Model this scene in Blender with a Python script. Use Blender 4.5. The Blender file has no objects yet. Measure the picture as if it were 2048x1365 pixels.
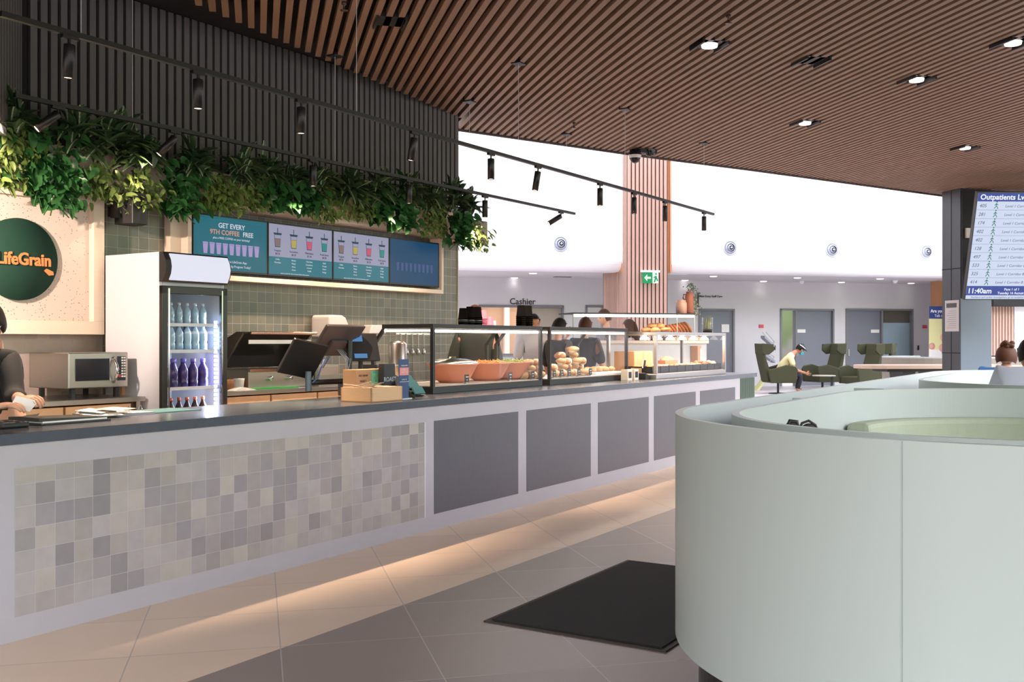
import bpy, bmesh, math, random
from mathutils import Vector, Matrix
C = bpy.context.scene
PI = math.pi
rad = math.radians

# ------------------------------------------------------------------ camera, sky, exposure
FPX, EYE, HOR = 2070.0, 1.35, 682.5
cam_d = bpy.data.cameras.new('camera'); cam = bpy.data.objects.new('camera', cam_d)
C.collection.objects.link(cam); C.camera = cam
cam.location = (0, 0, EYE); cam.rotation_euler = (rad(90), 0, 0)
cam_d.sensor_width = 36; cam_d.lens = 36 * FPX / 2048; cam_d.clip_end = 300; cam_d.clip_start = .05
C.view_settings.view_transform = 'Standard'; C.view_settings.look = 'None'
C.view_settings.gamma = 1; C.view_settings.use_curve_mapping = False
C.view_settings.exposure = 0.0
try:
    C.cycles.use_denoising = True; C.cycles.max_bounces = 8; C.cycles.transparent_max_bounces = 24
    C.cycles.sample_clamp_indirect = 4
except Exception: pass

w = bpy.data.worlds.new('sky'); C.world = w; w.use_nodes = True
N, L = w.node_tree.nodes, w.node_tree.links
N.clear()
tc = N.new('ShaderNodeTexCoord'); sep = N.new('ShaderNodeSeparateXYZ'); L.new(tc.outputs['Generated'], sep.inputs[0])
rp = N.new('ShaderNodeValToRGB'); L.new(sep.outputs['Z'], rp.inputs[0])
e = rp.color_ramp.elements
e[0].position = 0.0; e[0].color = (.20, .18, .18, 1); e[1].position = 1; e[1].color = (.93, .92, 1.02, 1)
for p_, c_ in ((.02, (.12, .15, .08, 1)), (.16, (.20, .26, .13, 1)), (.25, (.95, .95, 1.05, 1))):
    q = e.new(p_); q.color = c_
nz = N.new('ShaderNodeTexNoise'); nz.inputs['Scale'].default_value = 9; nz.inputs['Detail'].default_value = 6
L.new(tc.outputs['Generated'], nz.inputs['Vector'])
mr = N.new('ShaderNodeMapRange'); mr.inputs[1].default_value = .3; mr.inputs[2].default_value = .7
mr.inputs[3].default_value = -.09; mr.inputs[4].default_value = .09; L.new(nz.outputs[0], mr.inputs[0])
ad = N.new('ShaderNodeMath'); L.new(sep.outputs['Z'], ad.inputs[0]); L.new(mr.outputs[0], ad.inputs[1]); L.new(ad.outputs[0], rp.inputs[0])
bg = N.new('ShaderNodeBackground'); bg.inputs[1].default_value = 2.6
sd = N.new('ShaderNodeMapRange'); sd.interpolation_type = 'SMOOTHSTEP'; sd.inputs[1].default_value = .3; sd.inputs[2].default_value = -.5; sd.inputs[3].default_value = 1.9; sd.inputs[4].default_value = 10.4
mx_ = N.new('ShaderNodeMath'); mx_.operation = 'MULTIPLY_ADD'; mx_.inputs[1].default_value = -.4; L.new(sep.outputs['X'], mx_.inputs[0]); L.new(sep.outputs['Y'], mx_.inputs[2]); L.new(mx_.outputs[0], sd.inputs[0]); L.new(sd.outputs[0], bg.inputs[1])
L.new(rp.outputs[0], bg.inputs[0])
wo = N.new('ShaderNodeOutputWorld'); L.new(bg.outputs[0], wo.inputs[0])

# ------------------------------------------------------------------ frames: three directions the building runs in
class Frame:
    """local x along a wall, local y away from the camera, both metres from the point under the camera"""
    def __init__(s, deg): s.r = rad(deg); s.c = math.cos(s.r); s.s = math.sin(s.r)
    def w(s, x, y, z=0): return Vector((x * s.c - y * s.s, x * s.s + y * s.c, z))
    def at(s, px, y):
        u = (px - 1024) / FPX; Y = y / (s.c - u * s.s); return Y * (u * s.c + s.s)
    def Y(s, px, y): u = (px - 1024) / FPX; return y / (s.c - u * s.s)
    def z(s, px, py, y): return EYE - (py - HOR) * s.Y(px, y) / FPX
CF = Frame(58.55)     # counter
WF = Frame(56.31)     # back wall of the cafe
GF = Frame(13.84)     # floor grid, ceiling battens, far wall
OF = Frame(0.0)
def hp(px, py, z):
    Y = (EYE - z) * FPX / (py - HOR); return ((px - 1024) * Y / FPX, Y)

# two daylight openings: the glazed front behind the viewer and the rooflight over the hall
def portal(loc, rot, sx, sy):
    d = bpy.data.lights.new('daylight_opening', 'AREA'); d.shape = 'RECTANGLE'; d.size = sx; d.size_y = sy
    d.cycles.is_portal = True
    o = bpy.data.objects.new('daylight_opening', d); C.collection.objects.link(o); o.location = loc; o.rotation_euler = rot
portal((2, -4.6, 2.0), (rad(90), 0, 0), 30, 4.2)
portal(GF.w(8, 22.9, 9.2), (0, 0, GF.r), 44, 3.4)
portal(GF.w(9.5, 6, 2.0), (rad(90), 0, GF.r + rad(90)), 20, 4.2)  # open right side, added out of view to brighten the booths
def area(loc, target, sx, sy, power, col):
    d = bpy.data.lights.new('skylight', 'AREA'); d.shape = 'RECTANGLE'; d.size = sx; d.size_y = sy; d.energy = power; d.color = col
    o = bpy.data.objects.new('skylight', d); C.collection.objects.link(o); o.location = loc
    o.rotation_euler = (Vector(target) - Vector(loc)).to_track_quat('-Z', 'Y').to_euler()
area(GF.w(8, 23.0, 9.1), GF.w(8, 24.6, 3.5), 34, 2.6, 650, (.95, .96, 1))

# ------------------------------------------------------------------ materials
def lin(c): return tuple((v / 255 / 12.92 if v / 255 <= .04045 else ((v / 255 + .055) / 1.055) ** 2.4) for v in c)
MATS = {}
def mat(name, rgb, rough=.5, metal=0, var=0, scale=8, bump=0, bscale=60, spec=None, emit=None, es=0, coat=0, stretch=None, srgb=True):
    if name in MATS: return MATS[name]
    m = bpy.data.materials.new(name); m.use_nodes = True; MATS[name] = m
    n, l = m.node_tree.nodes, m.node_tree.links; b = n['Principled BSDF']
    col = lin(rgb) if srgb else rgb
    b.inputs['Base Color'].default_value = (*col, 1); b.inputs['Roughness'].default_value = rough; b.inputs['Metallic'].default_value = metal
    if spec is not None: b.inputs['Specular IOR Level'].default_value = spec
    if coat: b.inputs['Coat Weight'].default_value = coat
    if emit: b.inputs['Emission Color'].default_value = (*lin(emit), 1); b.inputs['Emission Strength'].default_value = es
    t = n.new('ShaderNodeTexCoord'); mp = n.new('ShaderNodeMapping'); l.new(t.outputs['Object'], mp.inputs[0])
    if stretch: mp.inputs['Scale'].default_value = stretch
    if var:
        z = n.new('ShaderNodeTexNoise'); z.inputs['Scale'].default_value = scale; z.inputs['Detail'].default_value = 5; l.new(mp.outputs[0], z.inputs['Vector'])
        mx = n.new('ShaderNodeMix'); mx.data_type = 'RGBA'; l.new(z.outputs[0], mx.inputs[0])
        mx.inputs[6].default_value = (*[max(0, v * (1 - var)) for v in col], 1); mx.inputs[7].default_value = (*[min(1, v * (1 + var)) for v in col], 1)
        l.new(mx.outputs[2], b.inputs['Base Color'])
    if bump:
        z2 = n.new('ShaderNodeTexNoise'); z2.inputs['Scale'].default_value = bscale; z2.inputs['Detail'].default_value = 4; l.new(mp.outputs[0], z2.inputs['Vector'])
        bp = n.new('ShaderNodeBump'); bp.inputs['Strength'].default_value = bump; bp.inputs['Distance'].default_value = .01
        l.new(z2.outputs[0], bp.inputs['Height']); l.new(bp.outputs[0], b.inputs['Normal'])
    return m

def tiles(name, cols, grout, pitch=(.1, .1), phase=(0, 0), axes='XZ', gw=.018, rough=.3, glaze=.25, bump=.25, band=None):
    """square tiles, each with its own shade; band = (colours2, normal angle, offset) for a second colour zone"""
    m = bpy.data.materials.new(name); m.use_nodes = True; MATS[name] = m
    n, l = m.node_tree.nodes, m.node_tree.links; b = n['Principled BSDF']; b.inputs['Roughness'].default_value = rough
    t = n.new('ShaderNodeTexCoord'); s = n.new('ShaderNodeSeparateXYZ'); l.new(t.outputs['Object'], s.inputs[0])
    def M(op, a, b_=None, c_=None):
        q = n.new('ShaderNodeMath'); q.operation = op
        for i, v in enumerate((a, b_, c_)):
            if v is None: continue
            if isinstance(v, (int, float)): q.inputs[i].default_value = v
            else: l.new(v, q.inputs[i])
        return q.outputs[0]
    U = M('DIVIDE', M('SUBTRACT', s.outputs[axes[0]], phase[0]), pitch[0]); V = M('DIVIDE', M('SUBTRACT', s.outputs[axes[1]], phase[1]), pitch[1])
    cb = n.new('ShaderNodeCombineXYZ'); l.new(M('FLOOR', U), cb.inputs[0]); l.new(M('FLOOR', V), cb.inputs[1])
    wn = n.new('ShaderNodeTexWhiteNoise'); wn.noise_dimensions = '3D'; l.new(cb.outputs[0], wn.inputs['Vector'])
    def ramp(cs):
        r = n.new('ShaderNodeValToRGB'); r.color_ramp.interpolation = 'LINEAR'; el = r.color_ramp.elements
        el[0].color = (*lin(cs[0]), 1); el[1].color = (*lin(cs[-1]), 1)
        for i in range(1, len(cs) - 1): q = el.new(i / (len(cs) - 1)); q.color = (*lin(cs[i]), 1)
        return r
    r1 = ramp(cols); l.new(wn.outputs['Value'], r1.inputs[0]); colr = r1.outputs[0]
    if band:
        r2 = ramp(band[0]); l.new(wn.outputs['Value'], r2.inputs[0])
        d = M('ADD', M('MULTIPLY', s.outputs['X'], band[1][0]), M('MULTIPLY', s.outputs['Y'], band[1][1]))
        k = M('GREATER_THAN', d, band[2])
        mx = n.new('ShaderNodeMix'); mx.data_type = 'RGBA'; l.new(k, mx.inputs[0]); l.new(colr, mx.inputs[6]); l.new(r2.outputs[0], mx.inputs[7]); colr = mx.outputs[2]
    nzz = n.new('ShaderNodeTexNoise'); nzz.inputs['Scale'].default_value = 1.6 / pitch[0]; nzz.inputs['Detail'].default_value = 5; l.new(t.outputs['Object'], nzz.inputs['Vector'])
    hs = n.new('ShaderNodeHueSaturation'); l.new(colr, hs.inputs['Color'])
    l.new(M('ADD', M('MULTIPLY', nzz.outputs[0], glaze), 1 - glaze / 2), hs.inputs['Value'])
    def edge(A): f = M('FRACT', A); return M('MINIMUM', f, M('SUBTRACT', 1, f))
    eu = M('MULTIPLY', edge(U), pitch[0]); ev = M('MULTIPLY', edge(V), pitch[1]); em = M('MINIMUM', eu, ev)
    g = M('LESS_THAN', em, gw * .1 / 2)
    mx = n.new('ShaderNodeMix'); mx.data_type = 'RGBA'; l.new(g, mx.inputs[0]); l.new(hs.outputs[0], mx.inputs[6]); mx.inputs[7].default_value = (*lin(grout), 1)
    l.new(mx.outputs[2], b.inputs['Base Color'])
    hh = M('ADD', M('MULTIPLY', M('MINIMUM', em, gw * .1), 30.0), M('ADD', M('MULTIPLY', nzz.outputs[0], bump), M('MULTIPLY', wn.outputs['Value'], .0)))
    bp = n.new('ShaderNodeBump'); bp.inputs['Strength'].default_value = .35; bp.inputs['Distance'].default_value = .01; l.new(hh, bp.inputs['Height']); l.new(bp.outputs[0], b.inputs['Normal'])
    return m

def glass(name='clear_glass', tint=(1, 1, 1), refl=.55):
    """thin glass pane: fresnel mirror over see-through"""
    if name in MATS: return MATS[name]
    m = bpy.data.materials.new(name); m.use_nodes = True; MATS[name] = m
    n, l = m.node_tree.nodes, m.node_tree.links; n.clear()
    o = n.new('ShaderNodeOutputMaterial'); tr = n.new('ShaderNodeBsdfTransparent'); tr.inputs[0].default_value = (*tint, 1)
    gl = n.new('ShaderNodeBsdfGlossy'); gl.inputs['Roughness'].default_value = .01
    fr = n.new('ShaderNodeFresnel'); fr.inputs[0].default_value = 1.5
    mu = n.new('ShaderNodeMath'); mu.operation = 'MULTIPLY'; mu.inputs[1].default_value = refl
    ge = n.new('ShaderNodeNewGeometry'); nb = n.new('ShaderNodeMath'); nb.operation = 'SUBTRACT'; nb.inputs[0].default_value = 1; l.new(ge.outputs['Backfacing'], nb.inputs[1])
    m3 = n.new('ShaderNodeMath'); m3.operation = 'MULTIPLY'; l.new(fr.outputs[0], m3.inputs[0]); l.new(nb.outputs[0], m3.inputs[1]); l.new(m3.outputs[0], mu.inputs[0])
    mx = n.new('ShaderNodeMixShader'); l.new(mu.outputs[0], mx.inputs[0]); l.new(tr.outputs[0], mx.inputs[1]); l.new(gl.outputs[0], mx.inputs[2]); l.new(mx.outputs[0], o.inputs[0])
    return m
def emis(name, rgb, s):
    if name in MATS: return MATS[name]
    m = bpy.data.materials.new(name); m.use_nodes = True; MATS[name] = m
    b = m.node_tree.nodes['Principled BSDF']; b.inputs['Base Color'].default_value = (.008, .008, .008, 1); b.inputs['Roughness'].default_value = .3; b.inputs['Specular IOR Level'].default_value = .2
    b.inputs['Emission Color'].default_value = (*lin(rgb), 1); b.inputs['Emission Strength'].default_value = s
    return m

BLACK = mat('matt_black', (28, 28, 30), .45); BLK2 = mat('black_metal', (22, 23, 25), .35, .0)
STEEL = mat('brushed_steel', (190, 186, 182), .28, 1, var=.08, scale=40, stretch=(1, 1, 20)); CHROME = mat('chrome', (225, 225, 228), .12, 1)
WHITE = mat('white_paint', (236, 236, 240), .6, var=.01, scale=2); GREYW = mat('grey_white_paint', (214, 211, 212), .6, var=.015, scale=1.5)
PALE = mat('pale_plywood', (236, 216, 200), .5, var=.04, scale=3, stretch=(1, 1, 14))
BAMBOO = mat('bamboo_wood', (208, 168, 130), .42, var=.09, scale=5, stretch=(2, 2, 24), bump=.05)
OAK = mat('oak_batten', (182, 148, 134), .5, var=.08, scale=4, stretch=(6, 6, .6)); OAKW = mat('oak_warm', (196, 140, 100), .5, var=.08, scale=4, stretch=(6, 6, .6))
BATTEN = mat('ceiling_batten_wood', (142, 114, 95), .55, var=.12, scale=5, stretch=(12, .8, 4))
DSLAT = mat('charcoal_batten', (92, 92, 89), .6, var=.12, scale=6, stretch=(9, 9, .7)); DBACK = mat('charcoal_backing', (22, 22, 22), .8)
MICRO = mat('lilac_grey_microcement', (168, 165, 171), .42, var=.05, scale=7, bump=.08, bscale=40)
STONE = mat('dark_grey_stone', (76, 81, 90), .22, var=.14, scale=30, spec=.6)
CHAR = mat('charcoal_panel', (86, 86, 93), .38, var=.1, scale=12, stretch=(5, 5, 1))
MINT = mat('mint_laminate', (179, 187, 184), .38, var=.015, scale=2, spec=.5)
OLIVE = mat('olive_fabric', (56, 57, 34), .85, var=.1, scale=30, bump=.1, bscale=200)
SAGE = mat('sage_fabric', (164, 172, 150), .85, var=.06, scale=20, bump=.15, bscale=120)
RUBBER = mat('black_rubber_mat', (26, 26, 27), .85, var=.5, scale=300, bump=.6, bscale=220)
SKIN = mat('skin', (205, 155, 128), .5); SKIN2 = mat('skin_tan', (180, 125, 92), .5)
HAIR = mat('dark_hair', (24, 17, 15), .6, var=.3, scale=60, stretch=(8, 8, 1), bump=.15, bscale=50, spec=.2); HAIRB = mat('brown_hair', (74, 44, 30), .6, var=.3, scale=60, stretch=(8, 8, 1), bump=.15, bscale=50, spec=.2)
TERRA = mat('terracotta', (205, 128, 98), .55, var=.05, scale=10); BREAD = mat('bread_crust', (204, 162, 118), .7, var=.15, scale=25, bump=.3, bscale=60)
BREAD2 = mat('toasted_crust', (182, 124, 74), .6, var=.2, scale=25, bump=.3, bscale=60); PAPER = mat('white_paper', (232, 230, 228), .8); KRAFT = mat('kraft_card', (196, 150, 112), .75, var=.06, scale=20)
CLEAR = glass(); LED = emis('led_strip', (255, 240, 220), 14); LEDC = emis('cool_led', (205, 215, 255), 9); LENS = emis('lamp_lens', (255, 226, 200), 5)
DGREY = mat('door_grey', (116, 120, 132), .5, var=.02); FRAMEG = mat('frame_grey', (120, 120, 126), .5)

# ------------------------------------------------------------------ mesh helpers
class MB:
    def __init__(s): s.b = bmesh.new(); s.mi = 0
    def _f(s, fs):
        for f in fs: f.material_index = s.mi
        return fs
    def m(s, i): s.mi = i; return s
    def box(s, x0, x1, y0, y1, z0, z1, M=None):
        v = [Vector((x, y, z)) for x in (x0, x1) for y in (y0, y1) for z in (z0, z1)]
        if M is not None: v = [M @ a for a in v]
        v = [s.b.verts.new(a) for a in v]
        s._f([s.b.faces.new([v[i] for i in q]) for q in ((0, 1, 3, 2), (4, 6, 7, 5), (0, 4, 5, 1), (2, 3, 7, 6), (0, 2, 6, 4), (1, 5, 7, 3))]); return s
    def prism(s, pts, z0, z1, axis='z', M=None):
        """closed outline extruded; axis = direction of extrusion ('z': pts are x,y; 'y': x,z; 'x': y,z)"""
        def P(a, b, c):
            v = Vector((a, b, c) if axis == 'z' else (a, c, b) if axis == 'y' else (c, a, b)); return M @ v if M is not None else v
        lo = [s.b.verts.new(P(p[0], p[1], z0)) for p in pts]; hi = [s.b.verts.new(P(p[0], p[1], z1)) for p in pts]
        n = len(pts); fs = [s.b.faces.new(lo[::-1]), s.b.faces.new(hi)]
        for i in range(n): fs.append(s.b.faces.new((lo[i], lo[(i + 1) % n], hi[(i + 1) % n], hi[i])))
        s._f(fs); return s
    def lathe(s, prof, c=(0, 0, 0), n=24, M=None, closed=False):
        rings = []
        for (r, z) in prof:
            if r < 1e-5: rings.append([s.b.verts.new((M @ Vector((c[0], c[1], c[2] + z))) if M is not None else (c[0], c[1], c[2] + z))])
            else:
                ring = []
                for i in range(n):
                    a = 2 * PI * i / n; v = Vector((c[0] + r * math.cos(a), c[1] + r * math.sin(a), c[2] + z)); ring.append(s.b.verts.new(M @ v if M is not None else v))
                rings.append(ring)
        fs = []
        for A, B in zip(rings, rings[1:]):
            for i in range(n):
                j = (i + 1) % n
                if len(A) == 1 and len(B) == 1: continue
                if len(A) == 1: fs.append(s.b.faces.new((A[0], B[i], B[j])))
                elif len(B) == 1: fs.append(s.b.faces.new((A[i], A[j], B[0])))
                else: fs.append(s.b.faces.new((A[i], A[j], B[j], B[i])))
        s._f(fs)
        for f in fs: f.smooth = True
        return s
    def cyl(s, p0, p1, r, r2=None, n=14, smooth=True):
        p0, p1 = Vector(p0), Vector(p1); d = p1 - p0; Ln = d.length; q = d.to_track_quat('Z', 'Y').to_matrix().to_4x4(); M = Matrix.Translation(p0) @ q
        r2 = r if r2 is None else r2
        return s.lathe([(0, 0), (r, 0), (r, 0.0001), (r2, Ln - .0001), (r2, Ln), (0, Ln)], n=n, M=M)
    def tube(s, pts, r, n=8):
        pts = [Vector(p) for p in pts]; rings = []
        for i, p in enumerate(pts):
            d = (pts[min(i + 1, len(pts) - 1)] - pts[max(i - 1, 0)]).normalized(); q = d.to_track_quat('Z', 'Y')
            rr = r[i] if isinstance(r, (list, tuple)) else r
            rings.append([s.b.verts.new(p + q @ Vector((rr * math.cos(2 * PI * k / n), rr * math.sin(2 * PI * k / n), 0))) for k in range(n)])
        fs = [s.b.faces.new(rings[0][::-1]), s.b.faces.new(rings[-1])]
        for A, B in zip(rings, rings[1:]):
            for k in range(n): fs.append(s.b.faces.new((A[k], A[(k + 1) % n], B[(k + 1) % n], B[k])))
        s._f(fs)
        for f in fs: f.smooth = True
        return s
    def ball(s, c, r, n=14, m=9, M=None):
        if not isinstance(r, (list, tuple)): r = (r, r, r)
        T = Matrix.Translation(c) @ (M or Matrix.Identity(4)) @ Matrix.Diagonal((*r, 1))
        return s.lathe([(math.sin(PI * i / m), -math.cos(PI * i / m)) for i in range(m + 1)], n=n, M=T)
    def quad(s, a, b, c, d): s._f([s.b.faces.new([s.b.verts.new(p) for p in (a, b, c, d)])]); return s
    def wall(s, path, z0, z1, th, closed=False, norm=1):
        """upright curved wall following path (x,y), th to its inner side"""
        n = len(path); vs = []
        for i, p in enumerate(path):
            a = Vector(path[(i - 1) % n] if closed or i else path[i]); c = Vector(path[(i + 1) % n] if closed or i < n - 1 else path[i]); d = (c - a).normalized()
            nn = Vector((-d.y, d.x)) * th * norm; vs.append([s.b.verts.new((p[0] + (nn.x if k else 0), p[1] + (nn.y if k else 0), z)) for k in (0, 1) for z in (z0, z1)])
        fs = []
        for i in range(n if closed else n - 1):
            A, B = vs[i], vs[(i + 1) % n]
            for (u, v) in ((0, 1), (1, 3), (3, 2), (2, 0)): fs.append(s.b.faces.new((A[u], B[u], B[v], A[v])))
        if not closed:
            fs.append(s.b.faces.new([vs[0][k] for k in (0, 1, 3, 2)])); fs.append(s.b.faces.new([vs[-1][k] for k in (0, 2, 3, 1)]))
        s._f(fs); return s
    def build(s, name, mats, parent=None, frame=None, bevel=0, smooth=None, subd=0, loc=None, rotz=None):
        bmesh.ops.recalc_face_normals(s.b, faces=s.b.faces)
        if smooth:
            for f in s.b.faces: f.smooth = True
        me = bpy.data.meshes.new(name); s.b.to_mesh(me); s.b.free()
        for m_ in (mats if isinstance(mats, (list, tuple)) else [mats]): me.materials.append(m_)
        o = bpy.data.objects.new(name, me); C.collection.objects.link(o)
        if parent is not None: o.parent = parent
        if frame is not None: o.rotation_euler = (0, 0, frame.r)
        if loc is not None: o.location = loc
        if rotz is not None: o.rotation_euler = (0, 0, rotz)
        if bevel:
            bv = o.modifiers.new('edge', 'BEVEL'); bv.width = bevel; bv.segments = 2; bv.limit_method = 'ANGLE'; bv.angle_limit = rad(40)
        if subd: sd = o.modifiers.new('smooth', 'SUBSURF'); sd.levels = subd; sd.render_levels = subd
        return o
def thing(name, label, cat, loc=(0, 0, 0), rotz=0, group=None):
    o = bpy.data.objects.new(name, None); C.collection.objects.link(o); o.location = loc; o.rotation_euler = (0, 0, rotz); o.empty_display_size = .1
    return tag(o, label, cat, group)
def tag(o, label, cat, group=None, kind=None):
    o['label'] = label; o['category'] = cat
    if group: o['group'] = group
    if kind: o['kind'] = kind
    return o
def struct(o): o['kind'] = 'structure'; return o
def fthing(F_, x, y, z, name, label, cat, group=None, turn=0): return thing(name, label, cat, F_.w(x, y, z), F_.r + turn, group)
def dup(root, loc=None, rotz=None, label=None, group=None):
    r = root.copy(); C.collection.objects.link(r)
    if loc is not None: r.location = loc
    if rotz is not None: r.rotation_euler = (0, 0, rotz)
    if label: r['label'] = label
    if group: r['group'] = group
    for ch in list(root.children):
        c = ch.copy(); C.collection.objects.link(c); c.parent = r
        for g in ch.children:
            d = g.copy(); C.collection.objects.link(d); d.parent = c
    return r
def text(body, size, m, parent, loc, rot=(PI / 2, 0, 0), ext=.0008, align='CENTER', bold=0, shear=0, name='lettering', sx=1, rotz=0, frame=None):
    cu = bpy.data.curves.new(name, 'FONT'); cu.body = body; cu.size = size; cu.extrude = ext; cu.align_x = align; cu.offset = bold; cu.shear = shear; cu.materials.append(m)
    cu.resolution_u = 3
    tmp = bpy.data.objects.new(name, cu); me = bpy.data.meshes.new_from_object(tmp); bpy.data.objects.remove(tmp); bpy.data.curves.remove(cu)
    o = bpy.data.objects.new(name, me); C.collection.objects.link(o); o.parent = parent; o.location = loc; o.rotation_euler = rot; o.scale = (sx, 1, 1)
    return o
def rrect(x0, x1, y0, y1, r, n=14, corners='1234'):
    """rounded rectangle path, anticlockwise; corners 1=x0y0 2=x1y0 3=x1y1 4=x0y1"""
    out = []
    for k, (cx, cy, a0) in enumerate(((x0 + r, y0 + r, PI), (x1 - r, y0 + r, 1.5 * PI), (x1 - r, y1 - r, 0), (x0 + r, y1 - r, .5 * PI))):
        for i in range(n + 1): a = a0 + .5 * PI * i / n; out.append((cx + r * math.cos(a), cy + r * math.sin(a)))
    return out

# ================================================================== THE SETTING
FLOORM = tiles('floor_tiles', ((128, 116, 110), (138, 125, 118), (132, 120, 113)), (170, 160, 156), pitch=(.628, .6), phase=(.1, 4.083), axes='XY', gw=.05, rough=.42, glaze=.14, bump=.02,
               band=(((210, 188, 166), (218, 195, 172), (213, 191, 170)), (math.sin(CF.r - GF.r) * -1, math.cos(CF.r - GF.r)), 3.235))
FG = tiles('floor_tiles_hall', ((190, 184, 186), (196, 190, 192)), (170, 166, 168), pitch=(.628, .6), phase=(.1, 4.083), axes='XY', gw=.05, rough=.35, glaze=.1, bump=.02)
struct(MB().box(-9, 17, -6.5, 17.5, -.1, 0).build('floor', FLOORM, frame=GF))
struct(MB().box(-9, 30, 17.5, 34, -.1, 0).build('floor', FG, frame=GF))

# batten ceiling over the cafe and the lounge
CZ = 4.02
near = lambda x: max(8.541 + (x + .532) * 1.27, -5) if x < 2.33 else None
edge_pts = [(2.42, 12.8), (5.517, 14.053), (7.405, 14.715), (12.18, 16.519), (14.346, 17.0), (15.3, 17.2)]
def far_y(x):
    if x < 2.42: return 8.541 + (x + .532) * 1.27
    for (a, b), (c, d) in zip(edge_pts, edge_pts[1:]):
        if a <= x <= c: return b + (d - b) * (x - a) / (c - a)
    return 17.6
mb = MB(); k = 0
x = -1.68
while x < 15.2:
    mb.box(x, x + .052, -3.8 if x < 7.5 else 8 + (x - 7.5) * 1.15, far_y(x) - .02, CZ, CZ + .06); x += .1004
battens = struct(mb.build('ceiling', BATTEN, frame=GF))
mb = MB().prism([(-8, -3.8), (7.5, -3.8), (7.5, 8), (15.2, 16.85)] + [p_ for p_ in edge_pts[::-1] if p_[0] < 15] + [(-8, 12.86)], CZ + .16, CZ + .34)  # right side cut back out of view to let in more daylight
struct(mb.build('ceiling', DBACK, frame=GF))
mb = MB()
pts = edge_pts
for (a, b), (c, d) in zip(pts, pts[1:]):
    mb.prism([(a, b), (c, d), (c, d + .04), (a, b + .04)], CZ - .02, CZ + .34)
struct(mb.build('trim_ceiling_edge', mat('dark_fascia', (70, 60, 58), .6), frame=GF))

# cafe back wall : green tiles below, charcoal battens above
WY = 7.404; WX0, WX1 = 4.465, 9.922
GREEN = tiles('green_glazed_tiles', ((96, 98, 92), (114, 114, 106), (102, 104, 102), (122, 119, 110), (110, 104, 96)), (178, 174, 164), pitch=(.1008, .1008), phase=(.03, .0), axes='XZ', gw=.035, rough=.28, glaze=.3)
PINK = tiles('blush_glazed_tiles', ((176, 158, 150), (190, 172, 162), (182, 166, 164), (166, 150, 148)), (182, 170, 164), pitch=(.1008, .1008), phase=(.03, .05), axes='XZ', gw=.03, rough=.3, glaze=.25)
xs = WF.at(209, 7.38)
struct(MB().box(xs, WX1, WY, WY + .22, 0, 4.15).build('wall_back', [GREEN], frame=WF))
struct(MB().box(1.0, xs, WY, WY + .22, 0, 4.15).build('wall_back', [PINK], frame=WF))
struct(MB().box(WX1, WX1 + .012, WY - .012, WY + .23, 0, 2.9).build('trim_wall_end', mat('sand_trim', (196, 182, 160), .5), frame=WF))
mb = MB(); x = WX0 + .02
while x < WX1 - .05:
    mb.box(x, x + .056, WY - .045, WY - .015, 2.84, 4.17); x += .0835
mb.m(1).box(WX0 - .02, WX1 + .01, WY - .015, WY, 2.84, 4.17)
struct(mb.build('wall_upper', [DSLAT, DBACK], frame=WF))
# short charcoal return towards the viewer, with its white soffit
mb = MB(); y = 8.40
while y > 1.0:
    mb.box(-1.706 - .03, -1.706, y - .056, y, 2.86, 4.15); y -= .0835
mb.m(1).box(-1.9, -1.736, 1, 8.47, 2.86, 4.15)
struct(mb.build('wall_left', [DSLAT, DBACK], frame=GF))
struct(MB().box(-7, -1.72, 1, 8.4, 2.80, 2.855).build('ceiling', GREYW, frame=GF))

# the hall beyond : far wall, soffit, tall bulkhead
DY = 28.03; BY = 24.69; SZ = 3.11
CONC = mat('hall_wall_paint', (206, 204, 208), .6, var=.02, scale=.8)
def gx(px, y=DY): return GF.at(px, y)
doors = [(1397, 1469), (1560, 1668), (1691, 1826)]
openings = [(gx(957), gx(1127), 1.0, GF.z(1040, 612, DY)), (gx(1171), gx(1207), 1.0, GF.z(1190, 612, DY))] + [(gx(a), gx(b), 0, GF.z((a + b) / 2, 618, DY)) for a, b in doors]
mb = MB(); x = gx(700)
for (a, b, z0, z1) in openings:
    mb.box(x, a, DY, DY + .2, 0, SZ + .2); mb.box(a, b, DY, DY + .2, z1, SZ + .2)
    if z0 > 0: mb.box(a, b, DY, DY + .2, 0, z0)
    x = b
mb.box(x, 30, DY, DY + .2, 0, SZ + .2)
struct(mb.build('wall_far', CONC, frame=GF))
struct(MB().box(gx(650), 30, BY + .6, DY + .2, SZ, SZ + .1).build('ceiling', GREYW, frame=GF))
colx0, colx1 = GF.at(1247, BY), GF.at(1341, BY)
BULK = mat('bulkhead_white', (246, 246, 250), .55)
for (a, b) in ((gx(650, BY), colx0), (colx1, 30)):
    pr = [(BY, 9.2), (BY, SZ + .3)] + [(BY + .3 - .3 * math.cos(t * PI / 16), SZ + .3 - .3 * math.sin(t * PI / 16)) for t in range(1, 9)] + [(BY + .6, SZ), (BY + .6, 9.2)]
    struct(MB().prism(pr, a, b, 'x').build('wall_bulkhead', BULK, frame=GF))
struct(MB().box(30, 30.3, 15, DY, 0, 9).build('wall_right', WHITE, frame=GF))
# timber reveals each side of the column recess, and the recess back
mb = MB()
for (a, s_) in ((colx0, -1), (colx1, 1)):
    mb.box(a - .02, a + .02, BY - .01, BY + 1.6, SZ, 9.2)
    for k in range(12): mb.box(a - .045, a + .045, BY + .02 + k * .12, BY + .1 + k * .12, SZ - .02, 9.2)
struct(mb.build('trim_recess', OAKW, frame=GF))
struct(MB().box(colx0, colx1, BY + 1.6, BY + 1.7, SZ, 9.2).build('wall_recess', mat('warm_recess', (232, 190, 160), .6), frame=GF))
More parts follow.
